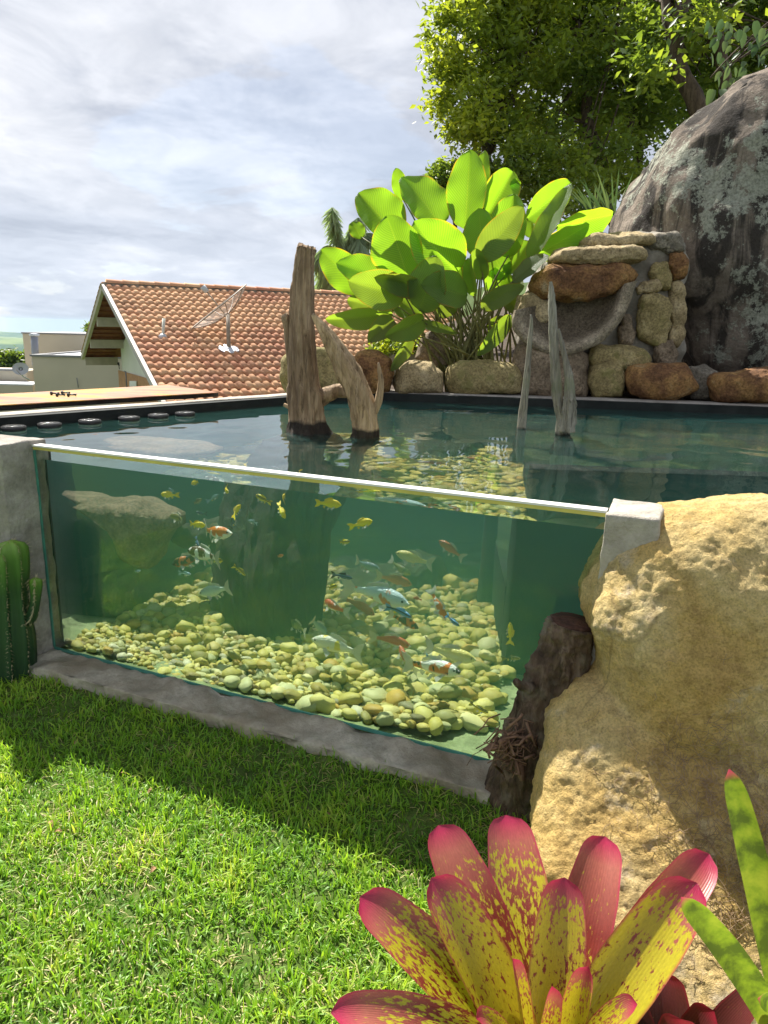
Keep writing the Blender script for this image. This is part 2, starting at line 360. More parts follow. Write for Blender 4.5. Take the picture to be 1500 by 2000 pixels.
M['stone_grey'] = rockmat('grey_stone', [(0.12, 0.105, 0.08), (0.24, 0.21, 0.16), (0.36, 0.32, 0.25)], 5, 0.02, moss=(0.085, 0.075, 0.06))
M['stone_brown'] = rockmat('brown_stone', [(0.13, 0.095, 0.06), (0.25, 0.19, 0.125), (0.36, 0.28, 0.19)], 5, 0.02)
def m_wood(name, cols, wet=None, stretch=0.07, scale=26, mossy=None):
    g = G(name); v = g.tc((1, 1, stretch)); n = g.noise(scale, 7, 0.62, vec=v, dist=0.7); n2 = g.noise(3, 5)
    c = g.ramp(n, [(0.28 + 0.44 * i / (len(cols) - 1), k) for i, k in enumerate(cols)])
    c = g.mix(0.7, c, g.ramp(n2, [(0.3, (0.45, 0.40, 0.35)), (0.7, (1.3, 1.27, 1.22))]), 'MULTIPLY')
    c = g.mix(0.75, c, g.ramp(g.noise(scale * 2.4, 8, 0.7, vec=v, dist=1.2), [(0.34, (0.25, 0.22, 0.19)), (0.48, (1, 1, 1)), (0.7, (1.3, 1.28, 1.24))]), 'MULTIPLY')
    if mossy: c = g.mix(g.ramp(g.noise(7, 6), [(0.5, 0), (0.62, 0.6)]), c, mossy)
    if wet is not None:
        geo = g.N.new('ShaderNodeNewGeometry'); z = g.math('ADD', g.sep(geo.outputs['Position'], 2), g.math('MULTIPLY', g.noise(16, 4), 0.05))
        k = g.ramp(z, [(0.0, 0), (1.0, 1)]); mr = g.N.new('ShaderNodeMapRange'); g.K.new(z, mr.inputs[0]); mr.inputs[1].default_value = wet + 0.045; mr.inputs[2].default_value = wet + 0.062; mr.inputs[3].default_value = 0.93; mr.inputs[4].default_value = 0.0
        c = g.mix(mr.outputs[0], c, (0.013, 0.011, 0.009))
    g.color(c).rough(0.82, 0.25); b1 = g.bump(n, 0.012, 0.9); g.bump(g.noise(scale * 3, 5, 0.6, vec=v), 0.004, 0.8, b1); return g.m
M['driftwood'] = m_wood('driftwood', [(0.13, 0.085, 0.05), (0.31, 0.225, 0.14), (0.52, 0.41, 0.28)], WATER_Z + 0.035)
M['driftwood_pale'] = m_wood('driftwood_pale', [(0.20, 0.14, 0.075), (0.46, 0.34, 0.20), (0.62, 0.49, 0.33)], WATER_Z + 0.02)
M['driftwood_grey'] = m_wood('driftwood_grey', [(0.17, 0.165, 0.135), (0.31, 0.305, 0.245), (0.44, 0.43, 0.36)], WATER_Z - 0.02, mossy=(0.19, 0.21, 0.12))
M['bark'] = m_wood('bark', [(0.035, 0.024, 0.016), (0.11, 0.075, 0.048), (0.24, 0.18, 0.125)], None, 0.4, 22, mossy=(0.22, 0.20, 0.15))
M['tree_bark'] = m_wood('tree_bark', [(0.035, 0.025, 0.016), (0.09, 0.065, 0.042), (0.17, 0.13, 0.085)], None, 0.25, 14)
M['pot_lid'] = plain('wet_black_lid', (0.07, 0.07, 0.065), 0.12, 0.6, 0.5, 30, 0, 0.006)
M['cut_wood'] = m_wood('cut_wood', [(0.04, 0.025, 0.018), (0.09, 0.045, 0.03), (0.15, 0.08, 0.055)], None, 0.2, 20)
M['root_fibre'] = plain('root_fibre', (0.20, 0.12, 0.075), 0.9, 0.2, 0.4, 30)
M['needle'] = plain('dry_needle', (0.36, 0.25, 0.15), 0.8, 0.2, 0.35, 9)
M['dry_leaf'] = plain('dry_leaf', (0.30, 0.17, 0.09), 0.8, 0.2, 0.3, 40)
def m_cactus():
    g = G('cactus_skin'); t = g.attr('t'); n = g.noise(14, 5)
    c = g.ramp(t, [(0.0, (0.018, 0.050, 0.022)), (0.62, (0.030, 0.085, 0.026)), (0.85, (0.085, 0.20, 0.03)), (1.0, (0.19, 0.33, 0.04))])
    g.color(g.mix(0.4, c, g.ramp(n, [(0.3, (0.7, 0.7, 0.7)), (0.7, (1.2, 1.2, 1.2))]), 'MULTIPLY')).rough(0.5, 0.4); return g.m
M['cactus'] = m_cactus(); M['spine'] = plain('cactus_spine', (0.55, 0.47, 0.28), 0.6, 0.3, 0.3, 30)
def m_brom(name, top, mid, red, yellow, dens):
    g = G(name); t = g.attr('t'); w = g.attr('w'); rr = g.attr('rnd')
    v = g.N.new('ShaderNodeCombineXYZ'); g.K.new(g.math('MULTIPLY', w, 1.0), v.inputs[0]); g.K.new(g.math('ADD', g.math('MULTIPLY', t, 2.9), g.math('MULTIPLY', rr, 31)), v.inputs[1]); g.K.new(g.math('MULTIPLY', rr, 17), v.inputs[2])
    n = g.noise(8.5, 4, 0.62, vec=v.outputs[0], dist=0.1)
    n2 = g.noise(2.0, 3, 0.5, vec=v.outputs[0])
    # red blotches over yellow; fewer yellow flecks towards the tip
    thr = g.math('ADD', g.math('ADD', n, g.math('MULTIPLY', g.math('SUBTRACT', n2, 0.5), 0.35)), g.ramp(t, [(0.45, 0.18 + dens), (0.78, 0.2 + dens + 0.02), (0.97, 0.2 + dens + 0.30)])); thr = g.math('ADD', thr, g.math('SUBTRACT', g.attr('dn'), 0.40))
    k = g.ramp(thr, [(0.475, 0), (0.555, 1)])
    body = g.ramp(t, [(0.55, red), (0.86, mid), (0.97, top)])
    c = g.mix(k, yellow, body)
    edge = g.ramp(g.math('ABSOLUTE', w), [(0.90, 0), (0.99, 0.8)]); c = g.mix(edge, c, g.ramp(t, [(0.4, red), (0.8, top)]))
    c = g.mix(g.ramp(t, [(0.975, 0), (0.99, 0.9)]), c, tuple(x * 0.75 for x in top))
    c = g.mix(0.5, c, g.ramp(g.noise(14, 6, 0.7, vec=v.outputs[0]), [(0.3, (0.62, 0.6, 0.6)), (0.7, (1.2, 1.2, 1.2))]), 'MULTIPLY')
    st = g.math('SINE', g.math('MULTIPLY', w, 60.0)); g.color(c).rough(0.28, 0.5); b = g.bump(g.math('ADD', st, g.noise(60, 4, vec=v.outputs[0])), 0.0003, 0.35)
    g.translucent(0.36, g.mix(1.0, c, (1.35, 1.25, 1.1), 'MULTIPLY')); return g.m
M['brom'] = m_brom('bromeliad_leaf', (0.44, 0.03, 0.09), (0.40, 0.12, 0.09), (0.20, 0.028, 0.02), (0.46, 0.40, 0.022), -0.03)
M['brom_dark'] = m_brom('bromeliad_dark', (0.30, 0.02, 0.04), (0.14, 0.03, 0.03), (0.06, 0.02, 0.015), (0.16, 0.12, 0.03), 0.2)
def m_bromgreen():
    g = G('bromeliad_green'); t = g.attr('t'); w = g.attr('w'); n = g.noise(16, 5, 0.6); c = g.ramp(n, [(0.38, (0.09, 0.13, 0.025)), (0.5, (0.21, 0.30, 0.03)), (0.65, (0.36, 0.42, 0.05))])
    c = g.mix(g.ramp(t, [(0.96, 0), (0.99, 1)]), c, (0.5, 0.07, 0.14)); g.color(c).rough(0.4, 0.4); g.translucent(0.4, g.mix(1.0, c, (1.3, 1.3, 0.9), 'MULTIPLY')); return g.m
M['brom_green'] = m_bromgreen()
def m_calathea():
    g = G('calathea_leaf'); t = g.attr('t'); w = g.attr('w'); r = g.attr('rnd'); aw = g.math('ABSOLUTE', w)
    ph = g.math('SUBTRACT', g.math('MULTIPLY', t, 26), g.math('MULTIPLY', aw, 8))
    vein = g.math('SINE', g.math('MULTIPLY', ph, 6.283)); mid = g.ramp(aw, [(0.0, 1), (0.035, 0)])
    n = g.noise(5, 4)
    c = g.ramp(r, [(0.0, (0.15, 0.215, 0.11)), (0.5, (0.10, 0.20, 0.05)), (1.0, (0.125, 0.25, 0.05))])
    c = g.mix(0.38, c, g.ramp(g.math('MULTIPLY_ADD', vein, 0.5, 0.5), [(0.2, (0.62, 0.66, 0.62)), (0.8, (1.25, 1.22, 1.2))]), 'MULTIPLY')
    c = g.mix(0.35, c, g.ramp(n, [(0.3, (0.75, 0.75, 0.75)), (0.7, (1.2, 1.2, 1.2))]), 'MULTIPLY')
    c = g.mix(g.math('MULTIPLY', mid, 0.3), c, (0.22, 0.30, 0.09))
    c = g.mix(g.math('MULTIPLY', g.ramp(aw, [(0.90, 0), (0.98, 1.0)]), g.ramp(g.noise(9, 5, 0.7), [(0.45, 0.1), (0.58, 0.9)])), c, (0.26, 0.17, 0.05))
    g.color(c).rough(0.42, 0.42); g.bump(g.math('ADD', vein, g.math('MULTIPLY', mid, 2.0)), 0.0025, 0.9)
    g.translucent(0.58, g.mix(1.0, g.mix(1.0, c, (3.4, 3.1, 0.45), 'MULTIPLY'), g.ramp(r, [(0.0, 0.50), (0.6, 1.0)]), 'MULTIPLY')); return g.m  # low rnd dims the translucent colour, painting shade onto the lower leaves
M['calathea'] = m_calathea()
M['petiole'] = plain('petiole', (0.16, 0.155, 0.045), 0.5, 0.4, 0.35, 6)
def m_leaf(name, cols, trans=0.4, tint=(1.7, 1.6, 0.6)):
    g = G(name); r = g.attr('rnd'); c = g.ramp(r, [(i / (len(cols) - 1), k) for i, k in enumerate(cols)])
    g.color(c).rough(0.42, 0.4); g.translucent(trans, g.mix(1.0, c, tint, 'MULTIPLY')); return g.m
M['leaf_light'] = m_leaf('leaf_light', [(0.12, 0.19, 0.036), (0.21, 0.28, 0.048), (0.33, 0.38, 0.055)], 0.5, (2.0, 1.8, 0.6))
M['leaf_mid'] = m_leaf('leaf_mid', [(0.085, 0.15, 0.038), (0.145, 0.215, 0.048), (0.24, 0.31, 0.056)], 0.5, (2.0, 1.8, 0.6))
M['leaf_dark'] = m_leaf('leaf_dark', [(0.06, 0.11, 0.035), (0.105, 0.165, 0.042), (0.165, 0.225, 0.05)], 0.48, (2.0, 1.8, 0.6))
M['leaf_vine'] = m_leaf('leaf_vine', [(0.05, 0.10, 0.045), (0.08, 0.13, 0.06), (0.12, 0.17, 0.08)], 0.4, (1.4, 1.4, 0.7))
M['leaf_palm'] = m_leaf('leaf_palm', [(0.20, 0.27, 0.16), (0.28, 0.36, 0.21), (0.34, 0.42, 0.26)], 0.45, (1.2, 1.3, 0.7))
def m_tile():
    g = G('clay_tile'); r = g.rand(); n = g.noise(5, 5); wp = g.N.new('ShaderNodeNewGeometry')
    c = g.ramp(r, [(0.0, (0.64, 0.32, 0.18)), (0.35, (0.72, 0.41, 0.22)), (0.7, (0.78, 0.49, 0.28)), (1.0, (0.68, 0.37, 0.22))])
    st = g.N.new('ShaderNodeTexNoise'); st.inputs['Scale'].default_value = 0.42; st.inputs['Detail'].default_value = 6; g.K.new(wp.outputs['Position'], st.inputs['Vector'])
    c = g.mix(g.ramp(st.outputs[0], [(0.52, 0), (0.68, 0.6)]), c, (0.46, 0.18, 0.12))
    st2 = g.N.new('ShaderNodeTexNoise'); st2.inputs['Scale'].default_value = 0.9; st2.inputs['Detail'].default_value = 8; st2.inputs['Roughness'].default_value = 0.7; g.K.new(wp.outputs['Position'], st2.inputs['Vector'])
    c = g.mix(g.ramp(st2.outputs[0], [(0.54, 0), (0.70, 0.6)]), c, (0.20, 0.11, 0.08))
    g.color(g.mix(0.35, c, g.ramp(n, [(0.3, (0.75, 0.72, 0.7)), (0.7, (1.15, 1.14, 1.12))]), 'MULTIPLY')).rough(0.85, 0.25); return g.m
M['tile'] = m_tile()
M['plaster_white'] = plain('white_plaster', (0.70, 0.69, 0.60), 0.85, 0.2, 0.06, 1.2)
M['plaster_beige'] = plain('beige_plaster', (0.50, 0.445, 0.345), 0.85, 0.2, 0.07, 0.6)
M['beam'] = plain('painted_beam', (0.46, 0.41, 0.31), 0.7, 0.3, 0.12, 5)
M['underside'] = plain('tile_underside', (0.22, 0.085, 0.045), 0.9, 0.2, 0.3, 4)
M['brick_panel'] = plain('orange_brick', (0.46, 0.25, 0.13), 0.85, 0.2, 0.15, 8)
M['coping'] = plain('grey_coping', (0.20, 0.20, 0.205), 0.6, 0.4, 0.1, 3)
M['metal_roof'] = plain('metal_roof', (0.55, 0.57, 0.60), 0.4, 0.5, 0.1, 2)
M['pipe_grey'] = plain('grey_pipe', (0.27, 0.28, 0.32), 0.5, 0.5, 0.08, 3)
M['dish_grey'] = plain('dish_grey', (0.42, 0.42, 0.43), 0.5, 0.4, 0.08, 5)
M['dish_frame'] = plain('dish_frame', (0.36, 0.29, 0.22), 0.5, 0.5, 0.2, 6)
M['foil'] = plain('silver_foil', (0.72, 0.73, 0.76), 0.3, 0.5, 0.15, 30, 0.7, 0.01)
M['black'] = plain('black_rubber', (0.018, 0.017, 0.016), 0.5, 0.5, 0.3, 20)
M['black_wood'] = plain('tarred_edge', (0.022, 0.019, 0.017), 0.7, 0.3, 0.4, 14, 0, 0.004)
def m_mesh():
    g = G('dish_mesh'); g.color((0.46, 0.38, 0.31)).rough(0.5); t = g.N.new('ShaderNodeBsdfTransparent'); mx = g.N.new('ShaderNodeMixShader'); mx.inputs[0].default_value = 0.26
    g.K.new(t.outputs[0], mx.inputs[1]); g.K.new(g.b.outputs[0], mx.inputs[2]); g.K.new(mx.outputs[0], g.out.inputs[0]); return g.m
M['dish_mesh'] = m_mesh()
def m_deck():
    g = G('rusty_deck'); v = g.tc((0.6, 2.2, 1), rot=(0, 0, 0.84)); n = g.noise(2.2, 6, 0.6, vec=v, dist=0.5)
    c = g.ramp(n, [(0.34, (0.22, 0.075, 0.035)), (0.44, (0.30, 0.13, 0.07)), (0.50, (0.33, 0.175, 0.10)), (0.55, (0.42, 0.21, 0.015)), (0.64, (0.36, 0.22, 0.06))])
    g.color(g.mix(0.4, c, g.ramp(g.noise(24, 5), [(0.3, (0.7, 0.68, 0.66)), (0.7, (1.15, 1.15, 1.15))]), 'MULTIPLY')).rough(0.7, 0.3); g.bump(g.noise(40, 5), 0.003); return g.m
M['deck'] = m_deck()
def m_pebble():
    g = G('pebble'); r = g.rand(); a = g.attr('rnd'); x = g.math('FRACT', g.math('ADD', g.math('MULTIPLY', r, 7.31), a))
    c = g.ramp(x, [(0.0, (0.34, 0.29, 0.09)), (0.2, (0.56, 0.50, 0.12)), (0.4, (0.68, 0.62, 0.20)), (0.5, (0.46, 0.36, 0.07)), (0.62, (0.72, 0.68, 0.32)), (0.72, (0.50, 0.52, 0.26)), (0.82, (0.30, 0.28, 0.08)), (0.88, (0.56, 0.38, 0.08)), (0.95, (0.18, 0.17, 0.07)), (1.0, (0.76, 0.74, 0.48))])
    g.color(g.mix(0.5, c, g.ramp(g.noise(26, 5), [(0.3, (0.62, 0.64, 0.55)), (0.7, (1.15, 1.15, 1.1))]), 'MULTIPLY')).rough(0.6, 0.3); return g.m
M['pebble'] = m_pebble()
M['murk_rock'] = rockmat('submerged_rock', [(0.26, 0.17, 0.10), (0.42, 0.28, 0.17), (0.55, 0.40, 0.26)], 5, 0.03)
M['drowned_wood'] = m_wood('drowned_wood', [(0.020, 0.022, 0.016), (0.045, 0.048, 0.032), (0.085, 0.088, 0.055)], None, 0.2, 22)
M['pale_plastic'] = plain('pale_plastic', (0.50, 0.56, 0.46), 0.5, 0.4, 0.15, 10)
M['hill'] = None
def m_hill():
    g = G('hill_pasture'); n = g.noise(0.0016, 6, 0.6, dist=0.6); g.color(g.ramp(n, [(0.36, (0.022, 0.055, 0.020)), (0.46, (0.04, 0.085, 0.026)), (0.53, (0.15, 0.20, 0.06)), (0.7, (0.22, 0.25, 0.09))])).rough(0.95, 0.1); return g.m
M['hill'] = m_hill()
M['terrain'] = plain('terrain_green', (0.065, 0.10, 0.03), 0.95, 0.1, 0.35, 0.3)
# ================================================================== terrain and hills
def sstep(x, a, b):
    t = np.clip((x - a) / (b - a), 0, 1); return t * t * (3 - 2 * t)
def ground_z(x, y):
    back = sstep(y, 4.6, 8.0); left = 1 - sstep(x, 0.2, 2.6)
    z = -3.0 * back * left
    z = z + (1 - left) * back * (0.7 + 0.14 * np.clip(y - 6, 0, 14) + 0.10 * np.clip(x - 2, 0, 10))
    far = np.clip(np.hypot(x, y) - 26, 0, None)
    return z - 0.055 * far - (z - 0) * sstep(np.hypot(x, y), 60, 200) * 0.9 + 0.5 * np.minimum(far / 200, 1) * np.sin(x * 0.013) * np.cos(y * 0.011)
def build_terrain():
    xs = np.concatenate([-np.geomspace(12, 4200, 40)[::-1], np.arange(-11.5, 12, 0.5), np.geomspace(12, 4200, 40)])
    ys = np.concatenate([-np.geomspace(6, 800, 16)[::-1], np.arange(-5.5, 24, 0.5), np.geomspace(24, 4200, 44)])
    X, Y = np.meshgrid(xs, ys); Z = ground_z(X, Y)
    Z = np.where((Y < 4.6) & (np.hypot(X, Y) < 26), Z + 0.0, Z); Z = np.maximum(Z, -190) - 0.02
    v = np.stack([X, Y, Z], -1).reshape(-1, 3); nx = len(xs); i = np.arange((len(ys) - 1) * nx).reshape(-1, nx)[:, :-1].ravel()
    struct(obj('ground', v, np.stack([i, i + 1, i + nx + 1, i + nx], 1), M['terrain']))
build_terrain()
def build_hills(name, r, top, amp, seed):
    na, nr = 160, 14; v = []; f = []
    for j in range(nr):
        q = j / (nr - 1)
        for i in range(na):
            a = math.radians(-80 + 130 * i / (na - 1)); rr = r * (0.62 + 0.6 * q)
            n = fbm((a * 5 + seed, q * 1.5, seed), 5); prof = math.sin(math.pi * min(1, q * 1.25) * 0.8)
            v.append((rr * math.sin(a), rr * math.cos(a), -200 + (200 + top + amp * n) * prof - 2))
    for j in range(nr - 1):
        for i in range(na - 1): b = j * na + i; f.append((b, b + 1, b + na + 1, b + na))
    struct(obj(name, v, f, M['hill']))
build_hills('hills', 4200, -82, 40, 2.0)
build_hills('hills', 7600, -105, 70, 7.0)
# lawn: a finely bumpy sheet in front of the tank
def lawn_z(x, y):
    q = TN @ (np.array([x, y]) - TL)
    return 0.065 * math.exp(-max(0.0, q - 0.17) / 0.20) + 0.012 + 0.012 * math.sin(1.9 * x + 0.7) * math.cos(2.3 * y) + 0.010 * fbm((x * 3, y * 3, 0.3), 3)
def build_lawn():
    xs = np.arange(-4.0, 4.01, 0.08); ys = np.arange(-0.6, 3.7, 0.08); v = []
    for y in ys:
        for x in xs:
            edge = max(0.0, 0.25 - min(x + 4, 4 - x, y + 0.6)) * 0.3
            v.append((x, y, lawn_z(x, y) - edge))
    nx = len(xs); i = np.arange((len(ys) - 1) * nx).reshape(-1, nx)[:, :-1].ravel()
    struct(obj('lawn', v, np.stack([i, i + 1, i + nx + 1, i + nx], 1), M['lawn_soil']))
build_lawn()
# ================================================================== pond
CORNER = np.array([-0.26, 5.81]); BACKR = np.array([4.1, 5.136]); FL = np.array(TW(-1.05, WFRONT, 0)[:2]); FR = np.array(TW(2.42, WFRONT, 0)[:2]); FR2 = np.array([4.1, 2.95])
POND = [FL, FR, FR2, BACKR, CORNER]
def strip(p, q, t0, t1, z0, z1, e0=0.0, e1=0.0):
    """wall from p to q, from t0 to t1 to the left of its direction"""
    p, q = np.array(p[:2]), np.array(q[:2]); d = (q - p) / np.linalg.norm(q - p); n = np.array([-d[1], d[0]]); p = p - d * e0; q = q + d * e1
    a, b, c, e = p + n * t0, q + n * t0, q + n * t1, p + n * t1
    return [(*a, z0), (*b, z0), (*c, z0), (*e, z0), (*a, z1), (*b, z1), (*c, z1), (*e, z1)]
def rough_box(mb_pts, m, name, parent=None, cuts=14, amp=0.006, sc_=7, seed=0, it=4):
    """a hexahedron with worn, uneven edges"""
    bm = bmesh.new(); vs = [bm.verts.new(p) for p in mb_pts]
    for f in [(3, 2, 1, 0), (4, 5, 6, 7), (0, 1, 5, 4), (1, 2, 6, 5), (2, 3, 7, 6), (3, 0, 4, 7)]: bm.faces.new([vs[i] for i in f])
    bmesh.ops.bevel(bm, geom=[e for e in bm.edges], offset=0.006, segments=2, affect='EDGES', profile=0.5)
    for _ in range(it):
        lo = [e for e in bm.edges if e.calc_length() > cuts * 0.004]
        if not lo: break
        bmesh.ops.subdivide_edges(bm, edges=lo, cuts=1, use_grid_fill=True)
    bmesh.ops.triangulate(bm, faces=[f for f in bm.faces if len(f.verts) > 4])
    bm.normal_update()
    mv = [(v, v.normal * (amp * fbm((v.co.x * sc_ + seed, v.co.y * sc_, v.co.z * sc_), 4))) for v in bm.verts]
    for v, d in mv: v.co += d
    bm.verts.ensure_lookup_table(); V = [v.co[:] for v in bm.verts]; F = [tuple(v.index for v in f.verts) for f in bm.faces]; bm.free()
    return obj(name, V, F, m, parent, True)
pond = thing('pond_tank', 'raised concrete pond with dark lining and weathered grey rim', 'pond', (0, 0, 0))
MB().hexa(strip(FL, CORNER, 0.0, -0.05, 0.0, 1.066, 0.3, 0.0)[0:0] or strip(CORNER, FL, -0.06, 0.0, 0.0, 1.037, 0.06, 0.3)).obj('lining', M['liner'], pond)
MB().hexa(strip(BACKR, CORNER, -0.06, 0.0, 0.0, 1.037, 0.2, 0.0)).obj('lining', M['liner'], pond)
MB().hexa(strip(FR2, BACKR, -0.06, 0.0, 0.0, 1.037, 0.2, 0.0)).obj('lining', M['liner'], pond)
rough_box(strip(CORNER, FL, -0.19, -0.062, -3.2, 1.045, 0.2, 0.6), M['concrete_top'], 'wall', pond, 30, 0.006)
rough_box(strip(BACKR, CORNER, -0.26, -0.062, -0.5, 1.045, 0.2, 0.06), M['concrete'], 'wall', pond, 30, 0.006)
rough_box(strip(FR2, BACKR, -0.24, -0.062, -0.5, 1.045, 0.2, 0.06), M['concrete'], 'wall', pond, 30, 0.006)
pil = MB().tank(-0.10, 0.0, -0.16, 0.07, -0.05, 1.06)
rough_box(pil.v, M['concrete'], 'pillar', pond, 7, 0.010, 9, 0, 6)
rough_box(MB().tank(-1.5, -0.102, -0.03, 0.069, -0.05, 1.055).v, M['concrete'], 'wall', pond, 30, 0.006)
pr_ = MB().tank(2.33, 2.48, -0.075, 0.15, -0.05, 1.05)
rough_box(pr_.v, M['concrete_top'], 'pillar', pond, 7, 0.010, 9, 5, 6)
rough_box(strip(FR, FR2, -0.12, 0.0, -0.05, 1.01, -0.06, 0.2), M['concrete_top'], 'wall', pond, 30, 0.006)
MB().hexa(strip(FR, FR2, 0.001, 0.015, 0.0, 1.04, -0.05, 0.0)).obj('lining', M['liner'], pond)
MB().tank(-1.1, 0.0, 0.071, 0.085, 0.0, 1.03).obj('lining', M['liner'], pond)
rough_box(MB().tank(0.001, 2.62, -0.17, -0.003, -0.08, 0.112).v, M['curb'], 'ledge', pond, 7, 0.020, 9, 3, 7)
MB().tank(-1.2, 2.5, -0.002, 0.021, -0.05, 0.098).obj('sill', M['concrete'], pond)
# pond floor
fl = struct(obj('pond_floor', [(*TW(-1.2, 0.0, 0)[:2], 0.10), (*TW(2.6, 0.0, 0)[:2], 0.10), (4.3, 2.85, 0.10), (4.3, 5.2, 0.10), (-0.2, 6.0, 0.10), (-2.75, 3.5, 0.10)], [(0, 1, 2, 3, 4, 5)], M['floor'], None, False))
ff = MB().prism([TW(-0.95, 0.95, 0)[:2], TW(2.3, 1.25, 0)[:2], (1.4, 3.3), (1.4, 5.75), (-0.2, 5.95), (-2.5, 3.65)], 0.06, 0.106); ff.obj('lining_sheet', M['liner'], fl)
# raised algae-covered shelf to the right, its side a dark wall
sh = MB().prism([(0.66, 3.22), (1.9, 3.13), (4.05, 3.02), (4.05, 5.12), (1.05, 5.58)], 0.05, 0.46)
shelf = struct(sh.obj('pond_shelf', M['liner']))
shtop = []; shf = []
def shelf_top():
    a, b, c, d = np.array([0.66, 3.22]), np.array([4.05, 3.02]), np.array([4.05, 5.12]), np.array([1.05, 5.58]); n = 30; v = []; f = []
    for j in range(n + 1):
        for i in range(n + 1):
            p = (a * (1 - i / n) + b * i / n) * (1 - j / n) + (d * (1 - i / n) + c * i / n) * j / n
            v.append((p[0], p[1], 0.468 + 0.035 * fbm((p[0] * 4, p[1] * 4, 1), 4)))
    for j in range(n):
        for i in range(n): q = j * (n + 1) + i; f.append((q, q + 1, q + n + 2, q + n + 1))
    return v, f
obj('algae_mat', *shelf_top(), M['algae'], shelf)
rough_box(strip((0.66, 3.20), (3.9, 3.0), -0.12, 0.0, 0.05, 0.90), M['liner'], 'partition', shelf, 30, 0.01)
# water body: fine rippled top, flat front against the pane
def inside(p, poly, margin):
    ok = True
    for i in range(len(poly)):
        a, b = poly[i], poly[(i + 1) % len(poly)]; d = (b - a) / np.linalg.norm(b - a)
        ok &= (d[0] * (p[..., 1] - a[1]) - d[1] * (p[..., 0] - a[0])) > -margin
    return ok
def build_water():
    hs = 0.03; S = np.arange(-1.26, 4.81, hs); D = np.concatenate([[WFRONT], np.arange(WFRONT + hs, 4.7, hs)])
    SS, DD = np.meshgrid(S, D); P = TL[None, None] + SS[..., None] * TT - DD[..., None] * TN
    c = (P[:-1, :-1] + P[1:, 1:]) / 2
    keep = inside(c, POND, 0.045); keep[0, :] &= True
    x, y = P[..., 0], P[..., 1]; z = np.zeros_like(x)
    for (a, l, th, ph) in [(0.9, .62, .4, 0), (0.55, .31, 1.3, 1), (0.42, .23, 2.5, 2), (0.30, .17, .9, 3), (0.26, .145, 2.0, .5), (0.22, .125, 2.9, 4), (0.30, .42, 1.9, 5), (0.2, .105, .2, 2.2)]:
        k = 2 * math.pi / l; z += a * 1e-3 * np.sin(k * (x * math.cos(th) + y * math.sin(th)) + ph + 1.3 * np.sin(2.1 * x + ph) + 1.1 * np.cos(1.7 * y - ph))
    for (cx, cy, a) in [(-0.43, 3.96, 1.0), (-0.11, 3.82, 0.7), (1.02, 4.05, 0.6)]:
        r = np.hypot(x - cx, y - cy); z += a * 1e-3 * np.exp(-r / 0.45) * np.sin(2 * math.pi * r / 0.11)
    z *= 0.55; z *= 1.0 - np.exp(-np.maximum(DD - WFRONT, 0) / 0.02)      # calm against the glass
    V = np.concatenate([P, (WATER_Z + z)[..., None]], -1).reshape(-1, 3); nS = len(S)
    jj, ii = np.nonzero(keep); q = jj * nS + ii; top = np.stack([q, q + 1, q + nS + 1, q + nS], 1)
    used = np.unique(top); remap = -np.ones(len(V), int); remap[used] = np.arange(len(used)); V = V[used]; top = remap[top]
    n = len(V); B = V.copy(); B[:, 2] = 0.06
    cnt = {}
    for a, b, c_, d in top.tolist():
        for e in ((a, b), (b, c_), (c_, d), (d, a)): cnt[e] = 1
    side = [(b, a, a + n, b + n) for (a, b) in cnt if (b, a) not in cnt]
    faces = np.concatenate([top, (top + n)[:, ::-1], np.array(side)])
    o = obj('water', np.concatenate([V, B]), faces, M['water'], None, False)
    sm = np.zeros(len(faces), bool); sm[:len(top)] = True; o.data.polygons.foreach_set('use_smooth', sm)
    # split the smooth top from the flat sides
    fl_ = np.zeros(len(o.data.edges), bool); sid = {tuple(sorted((a, b))) for (b, a, _, _) in side}
    for i, e in enumerate(o.data.edges):
        if tuple(sorted(e.vertices)) in sid: fl_[i] = True
    at = o.data.attributes.new('sharp_edge', 'BOOLEAN', 'EDGE'); at.data.foreach_set('value', fl_)
    struct(o); o.cycles.is_caustics_caster = True
    return o
water = build_water()
def grow(poly, m):
    c = sum(poly) / len(poly); out = []
    n = len(poly)
    for i in range(n):
        a, b, c_ = poly[i - 1], poly[i], poly[(i + 1) % n]
        d1 = (b - a) / np.linalg.norm(b - a); d2 = (c_ - b) / np.linalg.norm(c_ - b)
        n1 = np.array([d1[1], -d1[0]]); n2 = np.array([d2[1], -d2[0]]); k = n1 + n2; k = k / (k @ n1); out.append(b + k * m)
    return out
gp = grow(POND, 0.075)
f0, f1 = np.array(TW(-1.22, 0.0213, 0)[:2]), np.array(TW(2.50, 0.0213, 0)[:2])
MB().prism([f0, f1, gp[2], gp[3], gp[4]], 0.055, WATER_Z + 0.0065).obj('suspended_silt', M['murk'], water)
# glass front
pane = thing('glass_pane', 'long clear glass front of the raised pond with pale rim', 'glass pane', TW(1.16, 0.01, 0.1))
MB().tank(0.002, 2.328, 0.0, 0.02, 0.099, 1.022).obj('pane', M['glass'], pane)
MB().tank(0.003, 2.327, -0.006, 0.0205, 1.0225, 1.0345).obj('rim_strip', M['trim_yellow'], pane)
MB().tank(0.001, 2.329, -0.009, 0.034, 1.035, 1.042).obj('rim_cap', M['trim_white'], pane)
b = MB().tank(0.01, 2.327, -0.008, -0.0005, 0.109, 0.121); b.obj('silicone_bead', M['silicone'], pane)
b = MB().tank(0.0005, 0.012, -0.006, -0.0005, 0.12, 1.018); b.obj('silicone_bead', M['silicone'], pane)
for o in [pond, fl, shelf]: recv(o)
